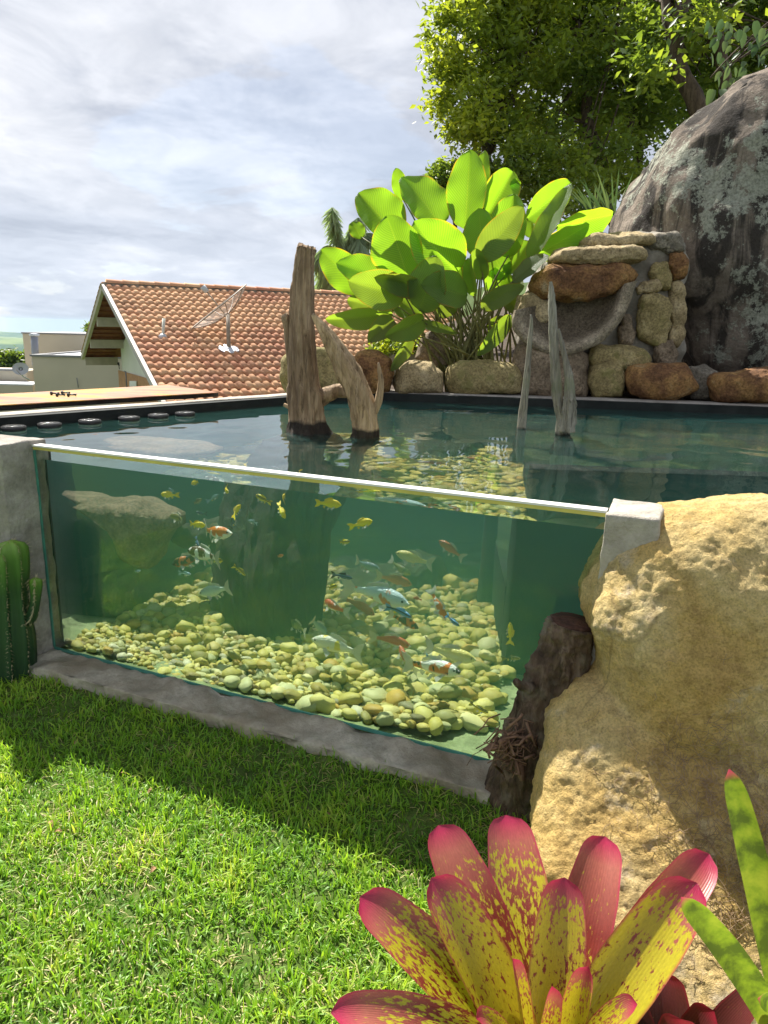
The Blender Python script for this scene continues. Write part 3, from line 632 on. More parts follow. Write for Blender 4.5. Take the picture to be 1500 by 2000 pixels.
# raised bed behind the pond
def build_bed():
    xs = np.arange(-0.6, 9.1, 0.25); v = []; f = []; rows = 36
    for j in range(rows):
        for x in xs:
            y0 = 5.81 - 0.1546 * (x + 0.26) + 0.16; y = y0 + j * 0.28
            z = 1.0 + 0.035 * j * (0.4 + 0.6 * sstep(x, 0.4, 3.0)) + 0.05 * fbm((x * 1.5, y * 1.5, 0), 3)
            if x < -0.2: z -= 0.9 * (1 - (x + 0.6) / 0.4)
            if j > 8: z -= 1.2 * max(0.0, (0.9 - x)) * (j - 8) * 0.06
            v.append((x, y, z))
    nx = len(xs)
    for j in range(rows - 1):
        for i in range(nx - 1): q = j * nx + i; f.append((q, q + 1, q + nx + 1, q + nx))
    struct(obj('garden_bed', v, f, M['soil']))
build_bed()
# ================================================================== rocks
def poly_radius(poly, cx, cy, ang):
    """distance from (cx,cy) to the polygon in direction ang (image y down)"""
    P = np.array(poly, float) - (cx, cy); Q = np.roll(P, -1, 0); d = np.array([math.cos(ang), -math.sin(ang)]); best = 0
    for a, b in zip(P, Q):
        e = b - a; den = d[0] * e[1] - d[1] * e[0]
        if abs(den) < 1e-9: continue
        t = (a[0] * e[1] - a[1] * e[0]) / den; s = (a[0] * d[1] - a[1] * d[0]) / den
        if t > 0 and -1e-6 <= s <= 1 + 1e-6: best = max(best, t)
    return best
def rock_shape(poly, y, thick, sub=4, block=0.62, amp=0.02, freq=4.0, seed=0.0, push=None, back=None, yfun=None):
    S, F = ico(sub); P = np.array(poly, float); cx, cy = (P.max(0) + P.min(0)) / 2
    tab = np.array([poly_radius(poly, cx, cy, -math.pi + 2 * math.pi * k / 180) for k in range(180)])
    tab = (np.roll(tab, 1) + 2 * tab + np.roll(tab, -1)) / 4
    V = []
    for x, yy, z in S:
        a = math.atan2(z, x); k = (a + math.pi) / (2 * math.pi) * 180; i = int(k) % 180; t = k - int(k); r = tab[i] * (1 - t) + tab[(i + 1) % 180] * t
        rho = min(1.0, math.hypot(x, z)) ** block
        u, v = cx + r * rho * math.cos(a), cy - r * rho * math.sin(a)
        dep = math.copysign(abs(yy) ** 0.8, yy) * (thick if yy < 0 else (back or thick))
        p = PY(u, v, yfun(v) if yfun else y); p = p + np.array([0, dep, 0])
        if push: p = p + np.array(push(u, v, yy))
        V.append(p)
    V = np.array(V); V = displace(V, F, amp, freq, seed); return V, F
def displace(V, F, amp, freq, seed, oct=5):
    n = np.zeros_like(V); fn = np.cross(V[F[:, 1]] - V[F[:, 0]], V[F[:, 2]] - V[F[:, 0]])
    for k in range(3): np.add.at(n, F[:, k], fn)
    n /= np.linalg.norm(n, axis=1, keepdims=True) + 1e-12
    d = np.array([amp * fbm((p[0] * freq + seed, p[1] * freq, p[2] * freq), oct) for p in V]); return V + n * d[:, None]
def rock(name, poly, y, thick, m, label=None, cat='rock', group=None, parent=None, **kw):
    V, F = rock_shape(poly, y, thick, **kw)
    if parent is not None: return obj(name, V, F, m, parent)
    c = np.array([V[:, 0].mean(), V[:, 1].mean(), V[:, 2].min()]); o = obj(name, V - c, F, m); o.location = c; ORG[o.name] = np.zeros(3)
    return tag(o, label, cat, group)
def box_poly(u0, v0, u1, v1, cut=0.22, jit=0.05, seed=1):
    r = random.Random(seed); w, h = u1 - u0, v1 - v0
    p = [(u0 + cut * w, v0), (u1 - cut * w, v0 + jit * h), (u1, v0 + cut * h * 1.4), (u1 - jit * w, v1 - cut * h), (u1 - cut * w, v1), (u0 + cut * w, v1), (u0, v1 - cut * h), (u0 + jit * w, v0 + cut * h * 1.3)]
    return [(a + r.uniform(-jit, jit) * w * 0.7, b + r.uniform(-jit, jit) * h * 0.5) for a, b in p]
rock('boulder', [(1200, 445), (1213, 405), (1260, 350), (1300, 302), (1340, 255), (1380, 207), (1430, 172), (1500, 143), (1620, 125), (1800, 220), (1950, 480), (1930, 760), (1600, 775), (1350, 770), (1300, 730), (1240, 610), (1206, 520)],
     7.1, 1.0, M['lichen_rock'], 'huge dark boulder with pale lichen and black streaks behind the waterfall', 'boulder', sub=6, block=0.72, amp=0.12, freq=1.4, seed=3, back=1.6)
edge = 'stones set along the back rim of the pond'
rim_rocks = [
    ('stone_olive', [(545, 735), (552, 700), (575, 680), (620, 676), (665, 682), (690, 705), (692, 745), (680, 768), (560, 768)], 5.50, 0.17, 'rounded olive-yellow boulder behind the tall driftwood post'),
    ('stone_rust', [(690, 700), (702, 686), (740, 684), (765, 700), (772, 730), (758, 762), (735, 770), (692, 768)], 5.58, 0.16, 'brown angular boulder behind the leaning driftwood, under the big-leaved plant'),
    ('stone_tan', [(770, 745), (776, 715), (800, 704), (845, 708), (866, 728), (862, 768), (830, 771), (774, 770)], 5.60, 0.17, 'squat tan boulder left of the stems of the big-leaved plant'),
    ('stone_olive', [(867, 745), (872, 718), (900, 704), (960, 702), (1005, 714), (1024, 735), (1018, 768), (960, 771), (880, 771)], 5.60, 0.18, 'wide flat-topped boulder below the stems of the big-leaved plant'),
    ('stone_brown', [(1000, 720), (1008, 676), (1040, 660), (1100, 665), (1146, 690), (1150, 740), (1140, 776), (1090, 781), (1005, 772)], 5.62, 0.18, 'large brown boulder under the stone basin, behind the twin driftwood'),
    ('stone_olive', [(1145, 745), (1155, 715), (1185, 703), (1212, 708), (1221, 740), (1212, 776), (1160, 780)], 5.52, 0.14, 'upright olive stone between the brown boulder and the rusty stone'),
    ('stone_rust', [(1220, 740), (1232, 717), (1275, 709), (1335, 711), (1352, 735), (1360, 757), (1335, 774), (1280, 784), (1228, 772)], 5.42, 0.16, 'oval rust-brown stone with a yellow end, right of the upright olive stone'),
    ('stone_grey', [(1330, 735), (1345, 714), (1375, 712), (1400, 728), (1402, 765), (1380, 782), (1340, 779)], 5.52, 0.14, 'grey rounded stone wedged between the two rusty stones'),
    ('stone_rust', [(1385, 750), (1395, 732), (1440, 724), (1520, 716), (1560, 735), (1555, 775), (1480, 786), (1395, 785)], 5.30, 0.18, 'long orange and grey stone on the rim below the huge boulder'),
    ('stone_brown', [(808, 700), (820, 660), (842, 642), (866, 655), (880, 715), (840, 722)], 5.95, 0.12, 'pointed brown stone standing among the plant stems')]
BKS = 1.06    # the back rim stands this much farther than first estimated
for i, (m, poly, y, th, lab) in enumerate(rim_rocks):
    rock('boulder', poly, y * BKS, th * BKS, M[m], lab, 'rock', edge, sub=5, block=0.6, amp=0.022, freq=6, seed=i * 5.1)
# ------------------------------------------------------------------ waterfall of stones set in mortar
wf = thing('stone_waterfall', 'mortared stone waterfall with a hollow stone basin under rusty slabs', 'waterfall', tuple(PY(1170, 770, 5.75 * BKS)))
V, F = rock_shape([(1014, 770), (1012, 640), (1035, 560), (1070, 500), (1120, 472), (1200, 462), (1290, 458), (1330, 480), (1336, 560), (1330, 680), (1318, 775)], 5.95 * BKS, 0.25, sub=6, block=0.5, amp=0.05, freq=4, seed=2, back=0.5)
obj('mortar_core', V, F, M['mortar'], wf)
for i, (m, poly, y, th) in enumerate([
    ('stone_tan', [(1128, 474), (1150, 460), (1215, 457), (1272, 462), (1278, 474), (1240, 486), (1160, 490), (1130, 486)], 5.80, 0.20),
    ('stone_tan', [(1068, 505), (1085, 488), (1150, 482), (1235, 481), (1262, 496), (1255, 511), (1190, 517), (1100, 522), (1072, 520)], 5.66, 0.20),
    ('stone_rust', [(1034, 560), (1045, 533), (1075, 518), (1150, 517), (1218, 517), (1246, 537), (1238, 552), (1195, 575), (1140, 588), (1080, 588), (1042, 578)], 5.60, 0.17),
    ('stone_grey', [(1265, 475), (1280, 461), (1312, 458), (1328, 470), (1330, 492), (1300, 498), (1272, 490)], 5.80, 0.12),
    ('stone_rust', [(1305, 520), (1310, 498), (1328, 495), (1338, 515), (1334, 542), (1312, 546)], 5.74, 0.08),
    ('stone_olive', [(1270, 535), (1278, 517), (1298, 515), (1308, 535), (1304, 560), (1280, 556)], 5.71, 0.06),
    ('stone_tan', [(1242, 562), (1255, 552), (1282, 551), (1290, 562), (1275, 573), (1248, 572)], 5.70, 0.05),
    ('stone_olive', [(1248, 600), (1255, 582), (1280, 579), (1303, 585), (1306, 630), (1295, 664), (1265, 668), (1248, 655)], 5.69, 0.08),
    ('stone_tan', [(1304, 600), (1308, 562), (1322, 556), (1334, 580), (1332, 650), (1318, 668), (1305, 655)], 5.75, 0.08),
    ('stone_brown', [(1212, 640), (1218, 618), (1234, 620), (1240, 648), (1228, 676), (1214, 670)], 5.70, 0.05),
    ('stone_olive', [(1152, 700), (1158, 682), (1190, 676), (1255, 684), (1264, 700), (1255, 722), (1205, 726), (1160, 718)], 5.62, 0.12),
    ('stone_brown', [(1275, 700), (1282, 668), (1310, 664), (1318, 690), (1314, 718), (1285, 722)], 5.72, 0.09),
    ('stone_tan', [(1008, 610), (1018, 580), (1045, 572), (1072, 590), (1070, 625), (1040, 636), (1014, 630)], 5.70, 0.14),
    ('stone_brown', [(1150, 725), (1158, 690), (1215, 715), (1225, 755), (1200, 775), (1155, 765)], 5.66, 0.10)]):
    pc = np.array(poly, float); pm_ = pc.mean(0); poly = [tuple(q) for q in pm_ + (pc - pm_) * (1.0 if i < 3 else 1.16)]
    V, F = rock_shape(poly, (y - (0 if i < 3 else 0.02)) * BKS, th * 0.95, sub=5, block=0.5, amp=0.03, freq=7, seed=40 + i * 3.7); obj('stone', V, F, M[m], wf)
def basin():
    outer = spline([(1006, 606), (1004, 640), (1030, 670), (1070, 688), (1115, 690), (1165, 672), (1205, 635), (1228, 590), (1243, 548)], 28)
    cen = np.array([1128, 578.0]); V = []; F = []; n = len(outer)
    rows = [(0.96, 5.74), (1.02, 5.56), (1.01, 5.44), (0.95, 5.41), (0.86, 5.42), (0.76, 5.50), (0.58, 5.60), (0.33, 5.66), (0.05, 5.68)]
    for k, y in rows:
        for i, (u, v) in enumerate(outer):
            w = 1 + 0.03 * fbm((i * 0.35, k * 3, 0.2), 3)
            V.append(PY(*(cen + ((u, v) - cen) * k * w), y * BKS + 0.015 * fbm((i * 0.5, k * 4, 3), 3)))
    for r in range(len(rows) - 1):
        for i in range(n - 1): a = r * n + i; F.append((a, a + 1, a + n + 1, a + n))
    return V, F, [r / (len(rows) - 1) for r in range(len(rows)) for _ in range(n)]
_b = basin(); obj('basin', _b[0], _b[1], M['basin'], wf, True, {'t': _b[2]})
# ------------------------------------------------------------------ big yellow boulder in the foreground
def front_boulder():
    up = rock_shape([(1168, 1085), (1196, 1046), (1254, 1010), (1322, 992), (1370, 988), (1420, 986), (1500, 978), (1680, 975), (1850, 1150), (1800, 1600), (1500, 1660), (1280, 1600), (1196, 1420), (1164, 1300), (1150, 1250), (1133, 1200), (1130, 1165), (1147, 1122)], 1.90, 0.24, sub=5, block=0.66, amp=0.0, back=0.38, yfun=lambda v: 1.86 + 0.16 * max(0.0, (1500 - v) / 500))
    lo = rock_shape([(1160, 1292), (1128, 1308), (1102, 1350), (1080, 1405), (1064, 1470), (1046, 1540), (1032, 1600), (1030, 1650), (1050, 1720), (1090, 1800), (1200, 1950), (1420, 2120), (1700, 2100), (1850, 1700), (1740, 1400), (1520, 1280), (1330, 1270), (1210, 1290)], 1.90, 0.20, sub=5, block=0.78, amp=0.0, back=0.34,
                    yfun=lambda v: 1.97 - 0.50 * min(1.25, max(0.0, (v - 1290) / 520)))
    V = np.concatenate([up[0], lo[0]]); F = np.concatenate([up[1], lo[1] + len(up[0])])
    me = meshdata('tmp', V, F, None); o = bpy.data.objects.new('tmp', me); COL.objects.link(o)
    m = o.modifiers.new('r', 'REMESH'); m.mode = 'VOXEL'; m.voxel_size = 0.009
    s = o.modifiers.new('s', 'SMOOTH'); s.iterations = 14; s.factor = 0.6
    dg = bpy.context.evaluated_depsgraph_get(); e = o.evaluated_get(dg).to_mesh(); bm = bmesh.new(); bm.from_mesh(e); bmesh.ops.triangulate(bm, faces=bm.faces[:])
    bm.verts.ensure_lookup_table(); V = np.array([v.co[:] for v in bm.verts]); F = np.array([[v.index for v in f.verts] for f in bm.faces]); bm.free()
    bpy.data.objects.remove(o)
    V = displace(V, F, 0.03, 2.6, 8.0, 4); V = displace(V, F, 0.007, 9.0, 2.0, 4); V = displace(V, F, 0.0045, 55.0, 5.0, 3)
    c = np.array([0.9, 1.75, 0.0]); o = obj('boulder', V - c, F, M['yellow_rock']); o.location = c; ORG[o.name] = np.zeros(3)
    return tag(o, 'big rough golden-yellow boulder beside the red bromeliad, in front of the pond', 'boulder'), V, F
fb, fbV, fbF = front_boulder()
from mathutils.bvhtree import BVHTree
fb_bvh = BVHTree.FromPolygons([Vector(v) for v in fbV], [tuple(f) for f in fbF.tolist()])
# ================================================================== driftwood
def limb(pts, y, n=14, seg=26, rough=0.12, seed=0.0, m=None, *rest, extra=None, rag=0.0):
    """pts: (u, v, radius px[, y]); rest: [fine, groove,] name, parent"""
    fine, groove, name, parent = rest if len(rest) == 4 else (0.05, 0.08, *rest)
    P = []; R = []
    for q in pts:
        yy = q[3] if len(q) > 3 else y; w = PY(q[0], q[1], yy); P.append(w); R.append(q[2] * (yy * cP + (CAM_H - w[2]) * sP) / FPX)
    if extra: P = [np.array(e[:3]) for e in extra] + P; R = [e[3] for e in extra] + R
    A = spline(np.column_stack([P, R]), seg)
    fn = lambda t, a: 1 + rough * fbm((math.cos(a) * 1.3 + seed, math.sin(a) * 1.3, t * 5 + seed), 4) + rough * 0.3 * math.sin(5 * a + 9 * t + seed) + (fine * fbm((math.cos(a) * 4 + seed, math.sin(a) * 4, t * 26), 3) if fine else 0) + (groove * fbm((math.cos(a + 2 * t) * 5 + seed, math.sin(a + 2 * t) * 5, t * 2.5), 3) if groove else 0)
    v, f = tube(A[:, :3], np.maximum(A[:, 3], 0.0012), n, True, fn)
    if rag:
        r = random.Random(int(seed * 10)); b = (seg - 1) * n; d = A[-1, :3] - A[-2, :3]; d /= np.linalg.norm(d)
        for k in range(n): v[b + k] = v[b + k] + d * r.uniform(-rag, rag)
    return obj(name, v, f, m, parent)
t1 = thing('driftwood_post', 'tall thick brown driftwood post with broken top standing in the pond', 'driftwood', tuple(PZ(602, 838, WATER_Z)), 'driftwood standing in the pond')
limb([(601, 835, 37), (598, 775, 31), (593, 720, 27), (590, 640, 23.5), (592, 560, 21), (597, 505, 19), (600, 484, 17.5)], 3.96, 72, 110, 0.22, 1.0, M['driftwood'], 0.07, 0.16, 'trunk', t1, extra=[(-0.42, 3.45, 0.05, 0.21), (-0.46, 3.55, 0.32, 0.25), (-0.45, 3.78, 0.62, 0.24), (-0.43, 3.92, 0.86, 0.17)], rag=0.018)
for (a_, b_, c_, r0, r1, sd) in [((520, 1010, 1.25), (400, 1050, 1.1), (332, 1036, 1.0), 0.11, 0.05, 31.0), ((560, 1080, 1.2), (610, 1040, 1.35), (660, 960, 1.5), 0.12, 0.05, 32.0), ((500, 1180, 1.0), (440, 1220, 0.85), (410, 1252, 0.75), 0.13, 0.06, 33.0)]:
    A = spline([(*under(*a_)[0], r0), (*under(*b_)[0], (r0 + r1) / 2), (*under(*c_)[0], r1)], 24); v, f = tube(A[:, :3], A[:, 3], 20, True, lambda t, a: 1 + 0.35 * fbm((math.cos(a) * 1.3 + sd, math.sin(a) * 1.3, t * 4), 4)); obj('root', v, f, M['drowned_wood'], t1)
limb([(606, 790, 20), (640, 770, 15), (665, 763, 13.5), (688, 768, 12, 3.92), (700, 790, 9, 3.9)], 3.97, 14, 24, 0.16, 3.0, M['driftwood'], 'branch', t1)
limb([(570, 745, 4), (564, 690, 6), (561, 640, 7), (557, 620, 8.5), (554, 614, 6)], 3.97, 10, 16, 0.25, 5.0, M['driftwood'], 'branch', t1)
limb([(575, 800, 4.5), (562, 794, 4), (554, 790, 3.5)], 3.94, 8, 8, 0.1, 6.0, M['driftwood_pale'], 'branch', t1)
t2 = thing('driftwood_log', 'leaning pale driftwood with antler-like prongs beside the tall post', 'driftwood', tuple(PZ(715, 847, WATER_Z)), 'driftwood standing in the pond')
limb([(714, 845, 25), (708, 800, 25), (692, 752, 22.5), (668, 705, 19), (646, 665, 15), (628, 638, 9.5), (612, 615, 4)], 3.81, 60, 90, 0.22, 2.0, M['driftwood_pale'], 0.07, 0.16, 'trunk', t2, extra=[(-0.28, 3.60, 0.15, 0.12), (-0.22, 3.72, 0.55, 0.11), (-0.14, 3.79, 0.85, 0.08)], rag=0.01)
limb([(722, 812, 10), (733, 800, 8), (741, 775, 7.5), (744, 745, 6), (741, 722, 4), (739, 708, 1.5)], 3.79, 10, 20, 0.12, 4.0, M['driftwood_pale'], 'branch', t2)
limb([(712, 790, 8), (722, 786, 5), (728, 796, 4.5), (734, 806, 4)], 3.78, 8, 12, 0.12, 4.5, M['driftwood_pale'], 'branch', t2)
limb([(704, 752, 9), (697, 730, 7), (689, 708, 4), (684, 692, 1)], 3.82, 10, 14, 0.12, 7.0, M['driftwood_pale'], 'branch', t2)
t3 = thing('driftwood_stick', 'thin grey driftwood stick beside the forked spire', 'driftwood', tuple(PZ(1018, 829, WATER_Z)), 'driftwood standing in the pond')
limb([(1019, 828, 8.5), (1023, 790, 8), (1028, 745, 7), (1032, 700, 5.5), (1036, 655, 4.3), (1038, 632, 3.4), (1037, 614, 2.0)], 4.28, 12, 34, 0.16, 8.0, M['driftwood_grey'], 'trunk', t3, extra=[(0.76, 4.05, 0.06, 0.05), (0.79, 4.18, 0.55, 0.035)])
t4 = thing('driftwood_spire', 'pale grey forked driftwood spire with two pointed prongs', 'driftwood', tuple(PZ(1103, 843, WATER_Z)), 'driftwood standing in the pond')
limb([(1098, 842, 12), (1090, 780, 9), (1085, 720, 9), (1081, 650, 8), (1078, 595, 6.5), (1077, 568, 5), (1075, 550, 2.5)], 4.06, 48, 80, 0.24, 9.0, M['driftwood_grey'], 0.10, 0.22, 'trunk', t4, extra=[(0.95, 3.85, 0.06, 0.10), (1.0, 3.98, 0.55, 0.065)])
limb([(1106, 843, 15), (1111, 800, 12.5), (1113, 755, 9.5), (1106, 712, 6), (1098, 675, 4.2), (1091, 642, 1.8)], 4.02, 48, 70, 0.24, 10.0, M['driftwood_grey'], 0.10, 0.22, 'trunk', t4)
limb([(1112, 782, 8), (1122, 778, 3)], 4.00, 8, 6, 0.1, 11.0, M['driftwood_grey'], 'knot', t4)
for t in (t1, t2, t3, t4): recv(t)
# sunken branch seen through the glass
q0, _ = under(548, 1048, 1.15); q1, _ = under(600, 1090, 1.2); q2, _ = under(640, 1075, 1.3)
v, f = tube(spline([q0, q1, (q1 + q2) / 2, q2], 14), [0.014, 0.013, 0.016, 0.016, 0.015, 0.014, 0.013, 0.012, 0.012, 0.011, 0.01, 0.009, 0.008, 0.005], 9)
recv(tag(obj('sunken_branch', v, f, M['murk_rock']), 'pale forked branch under water beside the dark stump', 'driftwood'))
# submerged rocks
def rock_under(poly, depth, thick, m, label, **kw):
    P = [under(u, v, depth)[0] for u, v in poly]; c = sum(P) / len(P); S, F = ico(4)
    A = np.array([((p - c) @ np.array([TT[0], TT[1], 0]), (p - c)[2]) for p in P]) * 1000
    V = []
    for x, yy, z in S:
        a = math.atan2(z, x); r = poly_radius([(p[0], -p[1]) for p in A], 0, 0, a) / 1000; rho = min(1, math.hypot(x, z)) ** 0.7
        V.append(c + np.array([TT[0], TT[1], 0]) * r * rho * math.cos(a) + np.array([0, 0, 1]) * r * rho * math.sin(a) - N3 * thick * yy)
    V = displace(np.array(V), F, 0.03, 5, 3.3); return recv(tag(obj('submerged_rock', V, F, m), label, 'rock', 'rocks under water'))
rock_under([(128, 958), (180, 962), (240, 970), (300, 982), (345, 1004), (350, 1028), (320, 1060), (295, 1112), (272, 1108), (262, 1040), (200, 1000), (135, 968)], 0.85, 0.22, M['stone_brown'], 'sloping brown rock under water left of the dark stump')
rock_under([(590, 1165), (640, 1130), (700, 1112), (800, 1112), (850, 1150), (840, 1190), (700, 1210), (600, 1205)], 2.0, 0.35, M['drowned_wood'], 'hazy low rock under water behind the koi')
rock_under([(770, 1110), (800, 1080), (850, 1090), (870, 1140), (860, 1180), (790, 1190)], 2.1, 0.25, M['drowned_wood'], 'dark hazy rock under water near the shelf wall')
# ------------------------------------------------------------------ cut log against the boulder
lg = thing('cut_log', 'mossy dark cut log leaning against the yellow boulder', 'log', tuple(PZ(1005, 1650, 0)))
limb([(1020, 1700, 68, 1.97), (1018, 1630, 64, 1.98), (1024, 1540, 64, 1.99), (1044, 1460, 64, 2.0), (1068, 1380, 60, 2.0), (1092, 1310, 55, 2.0), (1109, 1255, 50, 2.0), (1119, 1216, 47, 2.0)], 2.05, 90, 160, 0.20, 12.0, M['bark'], 0.08, 0.12, 'trunk', lg)
limb([(1119, 1217, 43, 2.0), (1120, 1212, 42, 2.0)], 2.0, 20, 3, 0.05, 12.0, M['cut_wood'], 'cut_face', lg)
limb([(1036, 1345, 12, 1.95), (1016, 1338, 9, 1.93), (1007, 1330, 6, 1.92)], 1.94, 10, 8, 0.2, 13.0, M['bark'], 'knot', lg)
mbf = MB(); r = random.Random(4)
for k in range(130):
    u, v = r.gauss(1000, 24), r.gauss(1462, 20); p = PY(u, v, r.uniform(1.88, 1.94)); d = np.array([r.uniform(-1, 0.6), r.uniform(-0.6, 0.3), r.uniform(-1, 0.4)]); d = d / np.linalg.norm(d) * r.uniform(0.03, 0.09)
    w = np.array([r.uniform(-.02, .02) for _ in range(3)]); mbf.tube([p - d / 2, p + w, p + d / 2], r.choice([0.0012, 0.0016, 0.0022, 0.0045]), 4)
mbf.obj('torn_fibres', M['root_fibre'], lg, True)
for u0, v0, u1, v1, r_ in [(985, 1452, 948, 1466, 7), (1010, 1480, 1020, 1525, 8), (1000, 1440, 975, 1450, 6)]:
    limb([(u0, v0, r_, 1.93), ((u0 + u1) / 2, (v0 + v1) / 2 - 3, r_ * 1.1, 1.90), (u1, v1, r_ * 0.7, 1.88)], 1.9, 8, 10, 0.3, 14.0 + u0, M['root_fibre'], 'splinter', lg)
# ================================================================== plants
def strap(P, width, chan=0.16, roll=0.0, nw=8, prof=None, up=(0, 0, 1), rnd=0.0, wave=0.0, ex=1.6, dn=0.2):
    """leaf blade along the curve P, side edges lifted towards its upper face"""
    P = np.array(P); n = len(P); T = np.gradient(P, axis=0); T /= np.linalg.norm(T, axis=1, keepdims=True); V = []; at = []; aw = []
    up = np.array(up, float); side0 = None
    for i in range(n):
        s = np.cross(T[i], up); s = s / (np.linalg.norm(s) + 1e-9)
        if side0 is not None and s @ side0 < 0: s = -s
        side0 = s; nn = np.cross(s, T[i]); c, q = math.cos(roll), math.sin(roll); s, nn = s * c + nn * q, nn * c - s * q
        t = i / (n - 1); w = width * prof(t) / 2
        for j in range(nw + 1):
            k = -1 + 2 * j / nw; lift = chan * width * (abs(k) ** ex) * (prof(t)) + wave * width * math.sin(t * 17 + (2 if k > 0 else 0)) * abs(k) ** 3
            V.append(P[i] + s * (k * w) + nn * lift); at.append(t); aw.append(k)
    F = [(i * (nw + 1) + j, i * (nw + 1) + j + 1, (i + 1) * (nw + 1) + j + 1, (i + 1) * (nw + 1) + j) for i in range(n - 1) for j in range(nw)]
    return V, F, {'t': at, 'w': aw, 'rnd': [rnd] * len(at), 'dn': [dn] * len(at)}
def brom_prof(t):
    a = float(np.interp(t, [0, 0.25, 0.5, 0.7, 0.88, 1.0], [0.70, 0.90, 1.0, 0.96, 0.80, 0.62]))
    if t > 0.90: a *= math.sqrt(max(0.0, 1 - ((t - 0.90) / 0.10) ** 2)) * 0.95 + 0.05
    return a
def bez(a, b, c, n):
    t = np.linspace(0, 1, n)[:, None]; return (1 - t) ** 2 * a + 2 * t * (1 - t) * b + t * t * c
def brom_leaf(parent, base, tip, wpx, m, bend=0.10, chan=0.15, roll=0.0, rnd=0.0, n=34, up=None, dn=0.2):
    base, tip = np.array(base, float), np.array(tip, float); mid = (base + tip) / 2; out = tip - base; h = np.array([out[0], out[1], 0]); L = np.linalg.norm(out)
    ctrl = mid + np.array([0, 0, 1]) * bend * L - h * bend * 0.5
    Z = tip[1] * cP + (CAM_H - tip[2]) * sP
    P = bez(base, ctrl, tip, n); d = P[-1] - P[-3]; d /= np.linalg.norm(d)
    V, F, A = strap(P, 0.94 * wpx * Z / FPX, chan * 1.5, roll, 10, brom_prof, up if up is not None else (0, 0, 1), rnd, 0.0, 2.1, dn)
    return obj('leaf', V, F, m, parent, True, A)
bb = PY(1066, 2120, 1.07)
br = thing('bromeliad', 'large red and yellow speckled bromeliad with pink leaf tips on the lawn', 'bromeliad', tuple(bb))
for i, (u, v, y, w, bend, ch, roll) in enumerate([
    (703, 1752, 1.24, 118, 0.10, 0.14, 0.25), (856, 1612, 1.47, 112, 0.05, 0.13, 0.15), (988, 1592, 1.52, 118, 0.03, 0.12, 0.0), (842, 1715, 1.24, 120, 0.08, 0.14, 0.2),
    (1103, 1714, 1.30, 108, -0.02, 0.10, 0.0), (1182, 1634, 1.46, 104, 0.03, 0.14, -0.1), (1385, 1668, 1.36, 104, 0.07, 0.13, -0.35), (1362, 1725, 1.22, 128, 0.05, 0.14, -0.2),
    (1150, 1888, 1.10, 62, 0.0, 0.2, -0.2), (1078, 1926, 1.08, 52, 0.0, 0.25, 0.0), (1001, 1872, 1.09, 44, 0.05, 0.3, 0.2), (1245, 1962, 1.00, 72, 0.18, 0.14, -0.2), (646, 1978, 1.02, 92, 0.22, 0.14, 0.2), (930, 1990, 0.98, 70, 0.2, 0.14, 0.1)]):
    tip = PY(u, v, y); d = tip - bb; d[2] = 0; ln = np.linalg.norm(d) + 1e-6
    b = bb + d / ln * 0.035; up = (-d[0] / ln * 0.6, -d[1] / ln * 0.6 - 0.15, 0.8)
    brom_leaf(br, b, tip, w, M['brom'], bend, ch, roll, (i * 0.377) % 1.0, up=up, dn=0.2 + [0.03, 0.10, 0.05, -0.03, -0.04, 0.20, 0.10, -0.06, -0.03, 0.05, 0.0, 0.0, 0.08, 0.0][i])
b2 = np.array([0.88, 1.10, 0.12])
bg = thing('bromeliad', 'yellow-green bromeliad with slim pink-tipped leaves at the foot of the yellow boulder', 'bromeliad', tuple(b2))
for i, (u, v, y, w, bend, roll) in enumerate([(1424, 1502, 1.22, 60, 0.06, 0.0), (1330, 1752, 1.06, 64, 0.10, 0.0), (1640, 1480, 1.3, 66, 0.05, 0.0), (1780, 1600, 1.2, 66, 0.08, -0.2), (1700, 1850, 1.0, 66, 0.1, 0.0), (1480, 1950, 0.92, 60, 0.2, 0.0)]):
    tip = PY(u, v, y); d = tip - b2; d[2] = 0; ln = np.linalg.norm(d) + 1e-6
    brom_leaf(bg, b2 + d / ln * 0.03, tip, w, M['brom_green'], bend, 0.12, roll, (i * 0.61) % 1.0, up=(-0.35, -0.75, 0.5))
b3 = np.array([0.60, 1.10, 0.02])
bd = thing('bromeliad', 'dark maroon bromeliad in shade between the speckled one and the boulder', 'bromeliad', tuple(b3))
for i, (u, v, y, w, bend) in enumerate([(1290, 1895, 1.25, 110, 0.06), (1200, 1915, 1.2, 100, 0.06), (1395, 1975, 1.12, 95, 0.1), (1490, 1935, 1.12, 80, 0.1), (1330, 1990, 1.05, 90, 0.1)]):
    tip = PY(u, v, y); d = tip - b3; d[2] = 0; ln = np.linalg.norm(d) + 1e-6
    brom_leaf(bd, b3 + d / ln * 0.02, tip, w, M['brom_dark'], bend, 0.12, 0.0, (i * 0.43) % 1.0, up=(-d[0] / ln * 0.5, -d[1] / ln * 0.5, 0.8))
